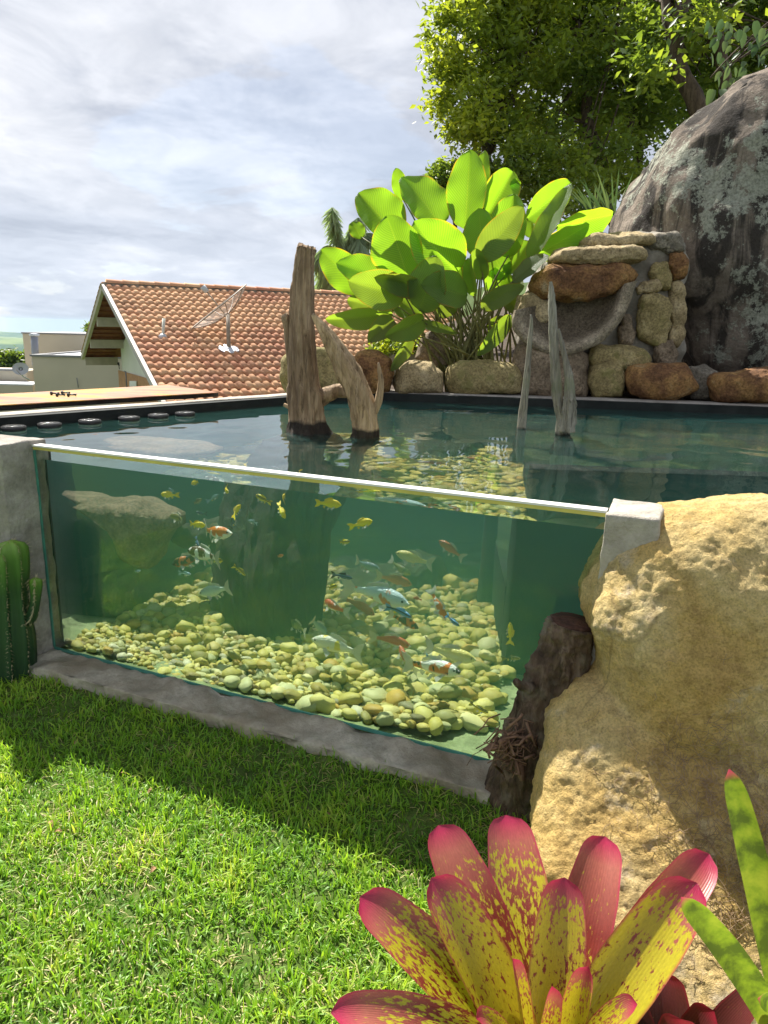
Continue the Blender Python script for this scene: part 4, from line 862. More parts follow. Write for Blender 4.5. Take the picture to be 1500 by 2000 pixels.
# ------------------------------------------------------------------ big-leaved calathea
cal = thing('big_leaved_plant', 'tall clump of big paddle leaves glowing lime green behind the pond', 'plant', tuple(PY(920, 712, 5.85 * BKS)))
def cprof(t): return max(0.0, math.sin(math.pi * min(1, max(0, t)) ** 0.82)) ** 0.62
K2 = 700 / 1500.0
def cpx(x, y): return 520 + x * K2, 280 + y * K2
CL = [  # base, tip (zoomed picture pixels), width, depth, tip depth shift, roll
    (830, 360, 850, 45, 150, 5.95, 0.05, 0.1), (880, 270, 912, 40, 75, 6.1, 0.05, 0.5), (730, 350, 580, 150, 190, 5.95, 0.1, -0.1), (555, 400, 400, 215, 165, 6.0, 0.1, -0.2),
    (572, 240, 545, 105, 60, 6.15, 0.0, 0.3), (590, 560, 510, 315, 200, 5.8, -0.05, 0.0), (800, 545, 635, 335, 195, 5.75, -0.05, 0.1), (410, 620, 245, 450, 135, 5.9, 0.1, -0.2),
    (540, 600, 315, 500, 140, 5.8, 0.0, 0.2), (580, 625, 365, 570, 150, 5.65, -0.12, 0.2), (530, 712, 272, 725, 85, 5.75, 0.0, 0.3), (650, 610, 470, 555, 90, 5.65, -0.15, 0.3),
    (640, 700, 705, 480, 160, 5.6, -0.15, 0.2), (840, 640, 665, 585, 140, 5.55, -0.15, 0.2), (660, 735, 512, 790, 95, 5.55, -0.15, 0.2), (535, 740, 436, 815, 85, 5.6, -0.1, 0.2),
    (608, 790, 528, 930, 66, 5.55, -0.1, 0.4), (650, 725, 520, 635, 140, 5.95, 0.1, 0.0), (900, 480, 890, 280, 140, 5.75, 0.0, 0.2), (885, 490, 1058, 272, 120, 5.6, -0.1, 0.15),
    (925, 300, 1025, 122, 130, 6.05, 0.1, -0.2), (1012, 480, 1035, 225, 150, 5.75, 0.0, 0.1), (1085, 320, 1258, 165, 115, 5.95, 0.15, -0.3), (1095, 490, 1262, 185, 95, 5.7, 0.0, 0.3),
    (1210, 350, 1430, 295, 135, 5.95, 0.1, -0.4), (1120, 475, 1332, 340, 100, 5.8, 0.0, -0.3), (1000, 570, 940, 440, 100, 5.9, 0.05, 0.0), (1005, 550, 1095, 410, 95, 5.9, 0.05, 0.1),
    (1030, 580, 1170, 468, 95, 5.6, -0.1, 0.3), (905, 570, 880, 440, 75, 5.65, -0.1, 0.2), (872, 640, 848, 482, 60, 5.6, -0.1, 0.5), (900, 690, 1065, 595, 75, 5.55, -0.15, 0.3),
    (1025, 720, 895, 865, 70, 5.6, -0.1, 0.3), (635, 750, 785, 782, 45, 5.6, -0.1, 0.6), (740, 300, 735, 200, 60, 6.2, 0, 0.2), (400, 400, 362, 325, 60, 6.15, 0.05, 0),
    (700, 560, 640, 420, 120, 6.0, 0, 0), (760, 620, 760, 470, 120, 6.0, 0, 0.1), (960, 640, 990, 520, 110, 5.95, 0, 0), (1040, 200, 1050, 140, 40, 6.1, 0, 0), (1010, 650, 1060, 560, 80, 5.95, 0, 0),
    (830, 520, 700, 450, 110, 6.1, 0.1, 0), (1110, 400, 1120, 300, 80, 6.1, 0.1, 0), (940, 250, 905, 190, 60, 6.2, 0, 0), (470, 690, 350, 650, 80, 5.9, 0, 0.3), (1060, 700, 1000, 640, 60, 5.8, 0, 0.2), (560, 690, 480, 640, 90, 5.95, 0.1, 0.2), (930, 790, 990, 720, 50, 5.8, -0.1, 0.3), (780, 720, 740, 640, 90, 5.85, 0, 0.1)]
rr = random.Random(9)
for i, (bx_, by_, tx, ty, w, y, dy, roll) in enumerate(CL):
    y *= BKS; b = PY(*cpx(bx_, by_), y); tp = PY(*cpx(tx, ty), y + dy); L = np.linalg.norm(tp - b); width = 1.06 * w * K2 * y / FPX; tp = tp + (tp - b) * 0.10
    ax = (tp - b) / L; view = -(b - CAM) / np.linalg.norm(b - CAM); up = view - ax * (view @ ax); up /= np.linalg.norm(up)
    up = up + np.array([0, 0, rr.choice([-0.15, 0.0, 0.1, 0.5])])
    mid = (b + tp) / 2 + up / np.linalg.norm(up) * 0.07 * L + np.cross(ax, up) * rr.uniform(-0.05, 0.05) * L
    lit_tone = rr.random() * 0.5 + 0.5 if (y > 5.72 * BKS and ty < 560) else rr.random() * 0.32  # lower and front leaves: greyer green, plus shade from leaves above put into colour
    V, F, A = strap(bez(b, mid, tp + np.array([0, 0, -0.02]), 22), width, 0.08 + rr.uniform(0, 0.26), roll + rr.uniform(-0.35, 0.35), 12, cprof, up, min(1, lit_tone), 0.03, 1.15)
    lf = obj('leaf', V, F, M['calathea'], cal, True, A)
    foot = PY(rr.gauss(922, 42), 716, 5.85 * BKS + rr.uniform(-0.12, 0.15)); foot[2] = 1.0
    m1 = foot + (b - foot) * 0.5 + np.array([(b - foot)[0] * -0.22, 0.02, 0.08])
    v, f = tube(bez(foot, m1, b + ax * 0.02, 12), list(np.linspace(0.013, 0.0055, 12)), 7); obj('stem', v, f, M['petiole'], cal)
for k in range(34):
    foot = PY(rr.gauss(922, 48), 716, 5.85 * BKS + rr.uniform(-0.15, 0.15)); foot[2] = 1.0; tp = PY(rr.gauss(905, 75), rr.uniform(520, 640), 5.9 * BKS)
    v, f = tube(bez(foot, foot + (tp - foot) * 0.5 + np.array([0, 0, 0.08]), tp, 10), list(np.linspace(0.012, 0.005, 10)), 6); obj('stem', v, f, M['petiole'], cal)
# ------------------------------------------------------------------ cactus
def cactus_col(parent, pts, rad, ribs=5, name='column', t0=0.0, t1=1.0, seg=26):
    A = spline(pts, seg); P, T, U = frames(A); n = ribs * 4; V = []; F = []; at = []
    for i in range(seg):
        t = i / (seg - 1); r = rad * (0.92 + 0.14 * math.sin(t * 9)) * (1 if t < 0.9 else math.sqrt(max(0.02, 1 - ((t - 0.9) / 0.1) ** 2)))
        w = np.cross(T[i], U[i])
        for k in range(n):
            a = 2 * math.pi * k / n + 0.3; rk = r * (1.16 if k % 4 == 0 else (0.60 if k % 4 == 2 else 0.84)); V.append(P[i] + (U[i] * math.cos(a) + w * math.sin(a)) * rk); at.append(t0 + (t1 - t0) * t)
    for i in range(seg - 1):
        for k in range(n): F.append((i * n + k, i * n + (k + 1) % n, (i + 1) * n + (k + 1) % n, (i + 1) * n + k))
    F.append(tuple(range((seg - 1) * n, seg * n)))
    c = obj(name, V, F, M['cactus'], parent, True, {'t': at})
    sp = MB(); r_ = random.Random(len(V))
    for i in range(1, seg):
        for sub in (0, 0.5):
            for k in range(ribs):
                a = np.array(V[i * n + k * 4]) * (1 - sub) + np.array(V[(i - 1) * n + k * 4]) * sub; o = a - P[i]; o /= np.linalg.norm(o) + 1e-9
                for q in range(3):
                    d = o + np.array([r_.uniform(-.7, .7) for _ in range(3)]); d /= np.linalg.norm(d); ln = r_.uniform(0.011, 0.022) * (1.5 if i > seg * 0.85 else 1)
                    e = np.cross(d, (0.3, 0.5, 0.8)); e = e / np.linalg.norm(e) * 0.0019; sp.add([a - e, a + e, a + d * ln], [(0, 1, 2)])
    sp.obj('spines', M['spine'], c)
    return c
cb = PZ(30, 1342, 0.0)
cc = thing('cactus', 'dark green ribbed column cactus with spiny lit tips beside the concrete pillar', 'cactus', tuple(cb))
def cy(u, v, dy=0.0): return PY(u, v, cb[1] + dy)
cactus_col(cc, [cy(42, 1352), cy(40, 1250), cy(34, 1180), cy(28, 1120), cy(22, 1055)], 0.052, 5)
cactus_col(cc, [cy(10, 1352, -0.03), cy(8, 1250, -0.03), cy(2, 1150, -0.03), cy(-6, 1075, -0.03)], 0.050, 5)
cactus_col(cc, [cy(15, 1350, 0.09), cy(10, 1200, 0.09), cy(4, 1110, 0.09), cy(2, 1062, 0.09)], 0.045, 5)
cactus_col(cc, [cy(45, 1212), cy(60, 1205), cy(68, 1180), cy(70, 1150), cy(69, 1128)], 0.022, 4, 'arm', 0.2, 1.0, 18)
# ================================================================== things on the rim
dk = thing('deck_plate', 'rust-orange and yellow stained plate lying on the pond rim', 'plate', tuple(PZ(200, 780, 1.05)))
def q4(pts, z): return [PZ(u, v, z) for u, v in pts]
dq = q4([(-260, 806), (425, 766), (330, 751.5), (-260, 783)], 1.083)
rough_box([(*p[:2], 1.0765) for p in dq] + [(*p[:2], 1.083) for p in dq], M['deck'], 'sheet', dk, 40, 0.002)
dqs = q4([(-260, 808), (427, 767), (331, 751), (-260, 782)], 1.075)
e0, e1 = np.array(dqs[0][:2]), np.array(dqs[1][:2])
rough_box(strip(e0, e1, 0.0, 0.05, 1.0465, 1.076), M['black_wood'], 'edge_batten', dk, 20, 0.004)
rough_box([(*p[:2], 1.0465) for p in q4([(-200, 792), (330, 762), (320, 756), (-200, 786)], 1.07)] + [(*p[:2], 1.0755) for p in q4([(-200, 792), (330, 762), (320, 756), (-200, 786)], 1.07)], M['black_wood'], 'support_batten', dk, 30, 0.004)
for (u, v), lab in zip([(103, 768), (114, 771), (124, 767), (136, 771)], ['black valve fitting on the rusty plate, end towards the flat beige building', 'second black valve fitting of the row on the rusty plate', 'third black valve fitting of the row on the rusty plate', 'black valve fitting on the rusty plate, end towards the tiled roof']):
    c = PZ(u, v, 1.095); t = thing('valve_fitting', lab, 'valve', tuple(c), 'black fittings on the rusty plate'); d = np.array([0.8, 0.25, 0]); d /= np.linalg.norm(d)
    mb = MB().tube([c - d * 0.016, c - d * 0.012, c - d * 0.004, c], [0.008, 0.012, 0.012, 0.008], 12); mb.obj('head', M['black'], t, True)
    MB().tube([c, c + d * 0.03], 0.0048, 8).obj('stem', M['black'], t, True)
    MB().tube([c + d * 0.03, c + d * 0.034, c + d * 0.04], [0.006, 0.008, 0.006], 10).obj('nut', M['black'], t, True)
def pot_spot(u, off=0.085):
    d = (CORNER - FL) / np.linalg.norm(CORNER - FL); n = np.array([d[1], -d[0]]); best = None
    for k in np.linspace(0, 3.4, 700):
        q = FL + d * k + n * off; p = np.array([q[0], q[1], WATER_Z + 0.006]); e = p - CAM; uu = 750 + FPX * (e @ RIGHT) / (e @ FWD)
        if best is None or abs(uu - u) < best[0]: best = (abs(uu - u), p)
    return best[1]
for (u, v), lab in zip([(27, 837), (98, 833), (176, 826), (252, 821), (310, 815), (361, 811)],
                       ['round black floating pot with shiny rim next to the concrete pillar', 'second floating pot along the rim counted from the concrete pillar', 'third floating pot along the rim counted from the concrete pillar', 'fourth floating pot along the rim counted from the concrete pillar', 'fifth floating pot along the rim counted from the concrete pillar', 'floating pot at the far end of the row, towards the driftwood']):
    c = pot_spot(u); t = thing('floating_pot', lab, 'pot', tuple(c), 'round pots floating along the rim')
    k = 0.062
    MB().tube([c + (0, 0, -0.02), c + (0, 0, 0.004), c + (0, 0, 0.014)], [k * 0.96, k, k * 0.98], 24).obj('rim', M['black'], t, True)
    MB().tube([c + (0, 0, 0.0145), c + (0, 0, 0.019)], [k * 0.93, k * 0.86], 24).obj('lid', M['pot_lid'], t, True)
    MB().tube([c + (0, 0, -0.11), c + (0, 0, -0.09), c + (0, 0, -0.035), c + (0, 0, -0.021)], [k * 0.5, k * 0.85, k * 1.0, k * 1.02], 20).obj('cup', M['pale_plastic'], t, True)
    recv(t)
# ================================================================== house with tiled roof
HA = np.array([-6.95, 18.0, 2.45]); E1 = np.array([0.868, 0.497, 0.0]); E2 = np.array([0.497, -0.868, 0.0]); SL = 2.02 / 5.2
DN = E2 + np.array([0, 0, -SL]); DN /= np.linalg.norm(DN); NR = np.cross(E1, DN); NR = NR if NR[2] > 0 else -NR
hs = thing('house', 'white gabled house with orange clay tile roof beyond the pond', 'house', (HA[0] + 3, HA[1], -3.0))
def HP(s, r, h=0.0): return HA + E1 * s + DN * r + NR * h       # s along ridge, r down the near slope
def HF(s, r, h=0.0):
    d2 = -E2 + np.array([0, 0, -SL]); d2 /= np.linalg.norm(d2); n2 = np.cross(d2, E1); n2 = n2 if n2[2] > 0 else -n2
    return HA + E1 * s + d2 * r + n2 * h
LEN, RUN, RUNF = 13.0, 7.2, 5.3
def slab(f, s0, s1, r0, r1, h0, h1): return [f(s0, r0, h0), f(s1, r0, h0), f(s1, r1, h0), f(s0, r1, h0), f(s0, r0, h1), f(s1, r0, h1), f(s1, r1, h1), f(s0, r1, h1)]
roof = MB().hexa(slab(HP, 0.05, LEN, 0.02, RUN, -0.07, -0.03)).obj('roof', M['underside'], hs)
MB().hexa(slab(HF, 0.05, LEN, 0.02, RUNF, -0.07, -0.03)).obj('roof', M['underside'], hs)
def tile_mesh(w, l):
    n = 9; V = []; F = []
    for j, (yy, dz) in enumerate([(0.0, 0.0), (1.0, 0.0)]):
        for k in range(n + 1):
            x = k / n; z = 0.036 * math.sin(math.pi * min(1, x / 0.64)) ** 0.55 if x < 0.64 else -0.012 * math.sin(math.pi * (x - 0.64) / 0.36)
            V.append((x * w * 1.04, yy * l, z + (0.034 if j == 1 else 0.0)))
    m = n + 1
    for k in range(n): F.append((k, k + 1, m + k + 1, m + k))
    b = len(V)
    for k in range(m): V.append((V[m + k][0], V[m + k][1] - 0.002, V[m + k][2] - 0.032))
    for k in range(n): F.append((m + k, m + k + 1, b + k + 1, b + k))
    return V, F
TWD, TLN = 0.19, 0.32; tv, tf = tile_mesh(TWD, TLN * 1.08); tile_me = meshdata('roof_tile', tv, tf, M['tile'])
rows, cols = int(RUN / TLN), int(LEN / TWD)
def tile_mat(i, j):
    o = HP(0.06 + i * TWD, 0.04 + j * TLN, -0.028); m = Matrix.Identity(4)
    for a, q in enumerate((E1, DN, NR)):
        for b in range(3): m[b][a] = q[b]
    return Matrix.Translation(o) @ m @ Matrix.Translation((random.uniform(-.004, .004), random.uniform(-.008, .008), random.uniform(-.002, .003))) @ Matrix.Rotation(random.uniform(-.012, .012), 4, 'Z')
MB().hexa([HA + E1 * s_ + E2 * t_ + np.array([0, 0, z_]) for z_ in (-0.16, 0.02) for s_, t_ in ((0.03, 0.09), (LEN, 0.09), (LEN, -0.09), (0.03, -0.09))]).obj('ridge_mortar', M['mortar'], hs)
cand = []
for j in range(rows):
    for i in range(cols):
        m = tile_mat(i, j); p = m.translation; d = np.array(p) - CAM; w = d @ FWD; u, v = 750 + FPX * (d @ RIGHT) / w, 1000 - FPX * (d @ UP) / w
        cand.append(((0 if (180 < u < 1010 and v < 775) else 100) + w, m, (i, j)))
cand.sort(key=lambda c: c[0])
for c in cand[:300]: inst('roof_tile', tile_me, roof, c[1])
V = []; F = []
tva = np.array(tv)
for c in cand[300:]:
    M4 = np.array(c[1]); b = len(V) * len(tv); V.append(tva @ M4[:3, :3].T + M4[:3, 3]); F += [tuple(i + b for i in f) for f in tf]
rest = obj('roof_tiles', np.concatenate(V), F, M['tile'], roof); rest['kind'] = 'stuff'
# tiles of the far slope show only at the verge
vm = MB()
for j in range(int(RUNF / TLN)):
    o = HF(0.0, 0.05 + j * TLN, 0.0); d2 = HF(0, 1, 0) - HF(0, 0, 0); n2 = HF(0, 0, 1) - HF(0, 0, 0)
    vm.add([o + n2 * 0.0 - E1 * 0.05, o + d2 * TLN + n2 * 0.02 - E1 * 0.05, o + d2 * TLN + n2 * 0.07, o + n2 * 0.05, o + E1 * 0.5 + n2 * 0.0, o + E1 * 0.5 + d2 * TLN + n2 * 0.02, o + E1 * 0.45 + d2 * TLN + n2 * 0.07, o + E1 * 0.45 + n2 * 0.05],
           [(0, 1, 2, 3), (3, 2, 6, 7), (7, 6, 5, 4), (1, 5, 6, 2), (0, 3, 7, 4), (0, 4, 5, 1)])
vm.obj('verge_tiles', M['tile'], hs)
rv = []; n = 8; rf = []
for j in range(2):
    for k in range(n + 1):
        a = math.pi * k / n; rr_ = 0.10 + 0.022 * j; rv.append((j * 0.42, rr_ * math.cos(a), rr_ * math.sin(a) * 0.8))
for k in range(n): rf.append((k, k + 1, n + 2 + k, n + 1 + k))
rf.append(tuple(range(n + 1, 2 * n + 2)))
ridge_me = meshdata('ridge_tile', rv, rf, M['tile'])
up_ = np.array([0, 0, 1.0])
for k in range(int(LEN / 0.38)):
    o = HA + E1 * (LEN - 0.38 * (k + 1) + 0.0) + up_ * 0.0; m = Matrix.Identity(4)
    for a, q in enumerate((-E1, np.cross(up_, -E1), up_)):
        for b_ in range(3): m[b_][a] = q[b_]
    inst('ridge_tile', ridge_me, roof, Matrix.Translation(o + E1 * 0.42) @ m)
# underside: rafters and battens under the far overhang, purlin ends, barge boards
for k in range(int(RUNF / 0.33)): MB().hexa(slab(HF, 0.06, 0.9, 0.2 + k * 0.33, 0.23 + k * 0.33, -0.115, -0.071)).obj('batten', M['underside'], roof)
MB().hexa(slab(HF, -0.03, 0.05, 0.0, RUNF, -0.15, 0.0)).obj('barge_board', M['beam'], hs)
MB().hexa(slab(HP, -0.03, 0.05, 0.0, RUN, -0.15, -0.02)).obj('barge_board', plain('white_board', (0.46, 0.42, 0.38), 0.7, 0.3, 0.12, 5), hs)
for r in (1.9, 3.6, RUNF - 0.15):
    a = HF(0.05, r, -0.12); MB().hexa([a + E1 * s_ + E2 * t_ + up_ * z_ for z_ in (-0.24, 0.0) for s_, t_ in ((0, -0.07), (0.95, -0.07), (0.95, 0.07), (0, 0.07))]).obj('purlin', M['beam'], hs)
W0 = 0.95
gw = [HP(W0, 0.25, -0.2), HP(W0, RUN - 0.5, -0.2), HF(W0, RUNF - 1.2, -0.2)]
g = [gw[0], gw[1], np.array([*gw[1][:2], -3.5]), np.array([*gw[2][:2], -3.5]), gw[2]]; g2 = [p + E1 * 0.2 for p in g]
obj('wall', g + g2, [(0, 1, 2, 3, 4), (9, 8, 7, 6, 5), (0, 5, 6, 1), (4, 9, 5, 0)], M['plaster_white'], hs, False)
side = [np.array([*HP(s_, RUN - 0.6, -0.3)[:2], z]) for s_, z in ((W0 + 0.01, -3.5), (LEN, -3.5), (LEN, -0.35), (W0 + 0.01, -0.35))]
obj('wall', side + [p - E2 * 0.2 for p in side], [(0, 1, 2, 3), (7, 6, 5, 4), (0, 4, 5, 1)], M['plaster_white'], hs, False)
bp = HP(W0 - 0.012, 1.0, 0) ; a0 = HP(W0 - 0.012, 2.2, 0)
def gp_(u, v):    # point of the gable wall plane seen at a pixel
    d = ray(u, v); return CAM + d * (((HA + E1 * (W0 - 0.012)) - CAM) @ E1) / (d @ E1)
pp = [gp_(u, v) for u, v in ((232, 723), (236, 790), (330, 790), (300, 742))]
obj('brick_panel', pp + [p - E1 * 0.02 for p in pp], [(0, 1, 2, 3), (4, 5, 6, 7), (0, 4, 5, 1), (1, 5, 6, 2), (2, 6, 7, 3), (3, 7, 4, 0)], M['brick_panel'], hs, False)
pp = [gp_(u, v) - E1 * 0.03 for u, v in ((257, 744), (257, 760), (270, 760), (270, 744))]
obj('window', pp + [p - E1 * 0.03 for p in pp], [(0, 1, 2, 3), (4, 5, 6, 7), (0, 4, 5, 1), (1, 5, 6, 2), (2, 6, 7, 3), (3, 7, 4, 0)], M['trim_white'], hs, False)
c = gp_(236, 712) - E1 * 0.06
bird = MB().tube([c + E2 * -0.14 + up_ * 0.05, c + E2 * -0.05 + up_ * 0.03, c + up_ * 0.0, c + E2 * 0.10 - up_ * 0.03], [0.012, 0.035, 0.03, 0.008], 8)
bird.tube([c + E2 * -0.02, c - up_ * 0.13 + E2 * 0.06], 0.012, 6).tube([c + E2 * 0.03, c + up_ * 0.08 + E2 * 0.07], 0.012, 6); bird.obj('wall_bracket', M['black'], hs, True)
c = gp_(268, 726) - E1 * 0.3
MB().tube([c - up_ * 0.5, c], 0.018, 8).tube([c + E2 * 0.02, c - E2 * 0.22], 0.016, 8).obj('vent_pipe', M['coping'], hs, True)
# mast and mesh dish on the roof
def on_roof(u, v):
    d = ray(u, v); return CAM + d * ((HA - CAM) @ NR) / (d @ NR)
ds = on_roof(447, 682)
di = thing('mesh_dish', 'large brown wire-mesh satellite dish on a mast on the tiled roof', 'satellite dish', tuple(ds))
zd = (ds - CAM) @ FWD
def at_d(u, v, dz=0.0): return CAM + ray(u, v) * (zd + dz)
top = at_d(445, 615); MB().tube([ds, top], 0.045, 12).obj('mast', M['dish_frame'], di, True)
v, f = tube([ds + NR * 0.0, ds + NR * 0.02, ds + NR * 0.05], [0.24, 0.22, 0.06], 9); obj('base_flashing', v, f, M['foil'], di)
hub = at_d(441, 618); A = at_d(374, 642); B = at_d(481, 556)
cen = (A + B) / 2; major = (B - A) / 2; Rd = np.linalg.norm(major); mj = major / Rd
axis = cen - hub; axis = axis - mj * (axis @ mj); ax0 = axis / np.linalg.norm(axis)
toc = (CAM - cen) / np.linalg.norm(CAM - cen); toc = toc - mj * (toc @ mj); toc /= np.linalg.norm(toc)
axd = ax0 * 0.95 + toc * 0.34; axd -= mj * (axd @ mj); axd /= np.linalg.norm(axd); mn = np.cross(axd, mj)
DEP = 0.30 * Rd
def dish(r, a): return cen + (mj * math.cos(a) + mn * math.sin(a)) * Rd * r + axd * (DEP * (r * r - 1))
nr, na = 8, 48; V = [dish(0, 0)]; F = []
for j in range(1, nr + 1):
    for k in range(na): V.append(dish(j / nr, 2 * math.pi * k / na))
for k in range(na): F.append((0, 1 + k, 1 + (k + 1) % na))
for j in range(nr - 1):
    for k in range(na): a = 1 + j * na + k; b_ = 1 + j * na + (k + 1) % na; F.append((a, b_, b_ + na, a + na))
obj('mesh', V, F, M['dish_mesh'], di)
MB().tube([dish(1, 2 * math.pi * k / 48) for k in range(49)], 0.013, 6, False).obj('rim', M['dish_frame'], di, True)
for k in range(8): MB().tube([dish(r / 6, 2 * math.pi * k / 8 + 0.2) for r in range(7)], 0.011, 5).obj('rib', M['dish_frame'], di, True)
back = dish(0, 0); MB().tube([back, top], 0.05, 8).obj('mount', M['dish_frame'], di, True)
foc = cen + axd * (0.62 * Rd - DEP * 0.2)
MB().tube([back, foc], 0.014, 6).obj('feed_arm', M['dish_frame'], di, True)
MB().tube([foc - axd * 0.05, foc + axd * 0.10], [0.055, 0.06], 12).obj('feed_horn', M['metal_roof'], di, True)
ps = on_roof(318, 657); pt = thing('roof_pipe', 'thin white pipe standing on the tiled roof left of the mesh dish', 'pipe', tuple(ps))
tp = CAM + ray(320, 622) * ((ps - CAM) @ FWD); MB().tube([ps - NR * 0.1, tp], 0.032, 10).obj('pipe', M['plaster_white'], pt, True)
v, f = tube([ps - NR * 0.02, ps + NR * 0.05], [0.11, 0.05], 10); obj('collar', v, f, M['metal_roof'], pt)
# ================================================================== flat-roofed buildings and far trees on the left
def facade_box(px, y0, y1, zlow): # px: u0,v0(top),u1,v1top at y0
    a, b = PY(px[0], px[1], y0), PY(px[2], px[3], y0); return a, b
bd1 = thing('flat_roof_building', 'beige flat-roofed building with a grey parapet and a metal chimney', 'building', (-19, 36, -6))
def bx(x0, x1, y0, y1, z0, z1, nm, m, parent): return MB().box((x0, y0, z0), (x1, y1, z1)).obj(nm, m, parent)
yA, yB = 32.0, 40.0
a, b = PY(62, 697, yA), PY(232, 697, yA); zt = PY(140, 698, yA)[2]
bx(a[0], b[0] + 3, yA, yB, -8, zt, 'wall', M['plaster_beige'], bd1); bx(a[0] - 0.06, b[0] + 3, yA - 0.06, yA + 0.22, zt + 0.003, zt + 0.09, 'coping', M['coping'], bd1)
bx(a[0] - 0.06, a[0] + 0.2, yA + 0.221, yB, zt + 0.003, zt + 0.09, 'coping', M['coping'], bd1)
bx(a[0] + 0.25, b[0] + 2.9, yA + 0.25, yB - 0.1, zt + 0.003, zt + 0.03, 'roof_sheet', M['metal_roof'], bd1)
yC = 38.0; a2, b2_ = PY(44, 653, yC), PY(173, 653, yC); zt2 = PY(110, 653, yC)[2]
bx(a2[0], b2_[0], yC, yC + 5, zt - 1, zt2, 'wall', M['plaster_beige'], bd1); bx(a2[0] - 0.05, b2_[0] + 0.05, yC - 0.05, yC + 5, zt2 + 0.003, zt2 + 0.07, 'coping', M['coping'], bd1)
a3 = PY(172, 684, yC + 6); bx(a3[0], a3[0] + 4, yC + 6, yC + 9, -8, a3[2], 'wall', M['plaster_beige'], bd1)
p = PY(68, 697, yA + 2.2); p1 = PY(67, 657, yA + 2.2)
MB().tube([p - (0, 0, 0.4), p1], 0.16, 14).obj('chimney', M['pipe_grey'], bd1, True)
MB().tube([p1 + (0, 0, 0.02), p1 + (0, 0, 0.10), p1 + (0, 0, 0.14)], [0.21, 0.24, 0.1], 14).obj('chimney_cap', M['metal_roof'], bd1, True)
v, f = tube([PY(150, 738, yA - 0.1), PY(153, 757, yA - 0.1)], 0.02, 6); obj('stain_pipe', v, f, M['coping'], bd1)
bd2 = thing('flat_roof_building', 'low beige outbuilding with metal roof beside the small grey dish', 'building', (-24, 34, -6))
yD = 33.0; a = PY(-60, 752, yD); b = PY(63, 752, yD); zt = a[2] * 0.5 + b[2] * 0.5
bx(a[0] - 4, b[0], yD, yD + 1.6, -8, zt, 'wall', M['plaster_beige'], bd2); bx(a[0] - 4, b[0], yD + 0.02, yD + 1.58, zt + 0.003, zt + 0.06, 'roof_sheet', M['metal_roof'], bd2)
a = PY(10, 724, yD + 1.7); bx(a[0] - 6, a[0] + 1.0, yD + 1.7, yD + 4, -8, a[2], 'wall', M['plaster_beige'], bd2); bx(a[0] - 6, a[0] + 1.03, yD + 1.66, yD + 1.9, a[2] + 0.003, a[2] + 0.08, 'coping', M['coping'], bd2)
sd = PY(40, 720, 31.0); sdh = thing('small_dish', 'small grey satellite dish beside the flat beige building', 'satellite dish', tuple(PY(50, 745, 31.0)))
n1 = np.array([0.25, -0.9, 0.3]); n1 /= np.linalg.norm(n1); s1 = np.cross(n1, up_); s1 /= np.linalg.norm(s1); u1 = np.cross(s1, n1); V = [sd - n1 * 0.06]; F = []
for j in range(1, 5):
    for k in range(28): a_ = 2 * math.pi * k / 28; V.append(sd + (s1 * math.cos(a_) * 0.33 + u1 * math.sin(a_) * 0.27) * j / 4 + n1 * (0.06 * (j / 4) ** 2 - 0.06))
for k in range(28): F.append((0, 1 + k, 1 + (k + 1) % 28))
for j in range(3):
    for k in range(28): a_ = 1 + j * 28 + k; b_ = 1 + j * 28 + (k + 1) % 28; F.append((a_, b_, b_ + 28, a_ + 28))
obj('reflector', V, F, M['dish_grey'], sdh); q = PY(58, 742, 31.4)
MB().tube([sd - n1 * 0.06, sd - n1 * 0.25 - up_ * 0.25, q], 0.03, 8).obj('arm', M['metal_roof'], sdh, True)
MB().tube([sd - u1 * 0.25, sd + n1 * 0.35 - u1 * 0.12 + s1 * 0.1], 0.014, 6).obj('feed_arm', M['dish_frame'], sdh, True)
# ================================================================== trees
def leaf_quads(C, size, nrm_bias=0.6, out=None, seed=0, aspect=0.42, droop=0.0):
    """rhombic folded leaves at centres C (n,3)"""
    g = np.random.default_rng(seed); n = len(C); nr = g.normal(size=(n, 3)); nr[:, 2] = np.abs(nr[:, 2]) + nrm_bias; nr /= np.linalg.norm(nr, axis=1, keepdims=True)
    ax = g.normal(size=(n, 3)) + (out if out is not None else 0); ax[:, 2] -= droop; ax -= nr * (ax * nr).sum(1, keepdims=True); ax /= np.linalg.norm(ax, axis=1, keepdims=True)
    sd = np.cross(nr, ax); L = size * g.uniform(0.65, 1.25, (n, 1))
    V = np.stack([C - ax * L * 0.5, C + sd * L * aspect * 0.5 - ax * L * 0.05 + nr * L * 0.06, C + ax * L * 0.5, C - sd * L * aspect * 0.5 - ax * L * 0.05 + nr * L * 0.06], 1).reshape(-1, 3)
    i = np.arange(n)[:, None] * 4; F = np.concatenate([i + np.array([[0, 1, 2]]), i + np.array([[0, 2, 3]])], 1).reshape(-1, 3); return V, F
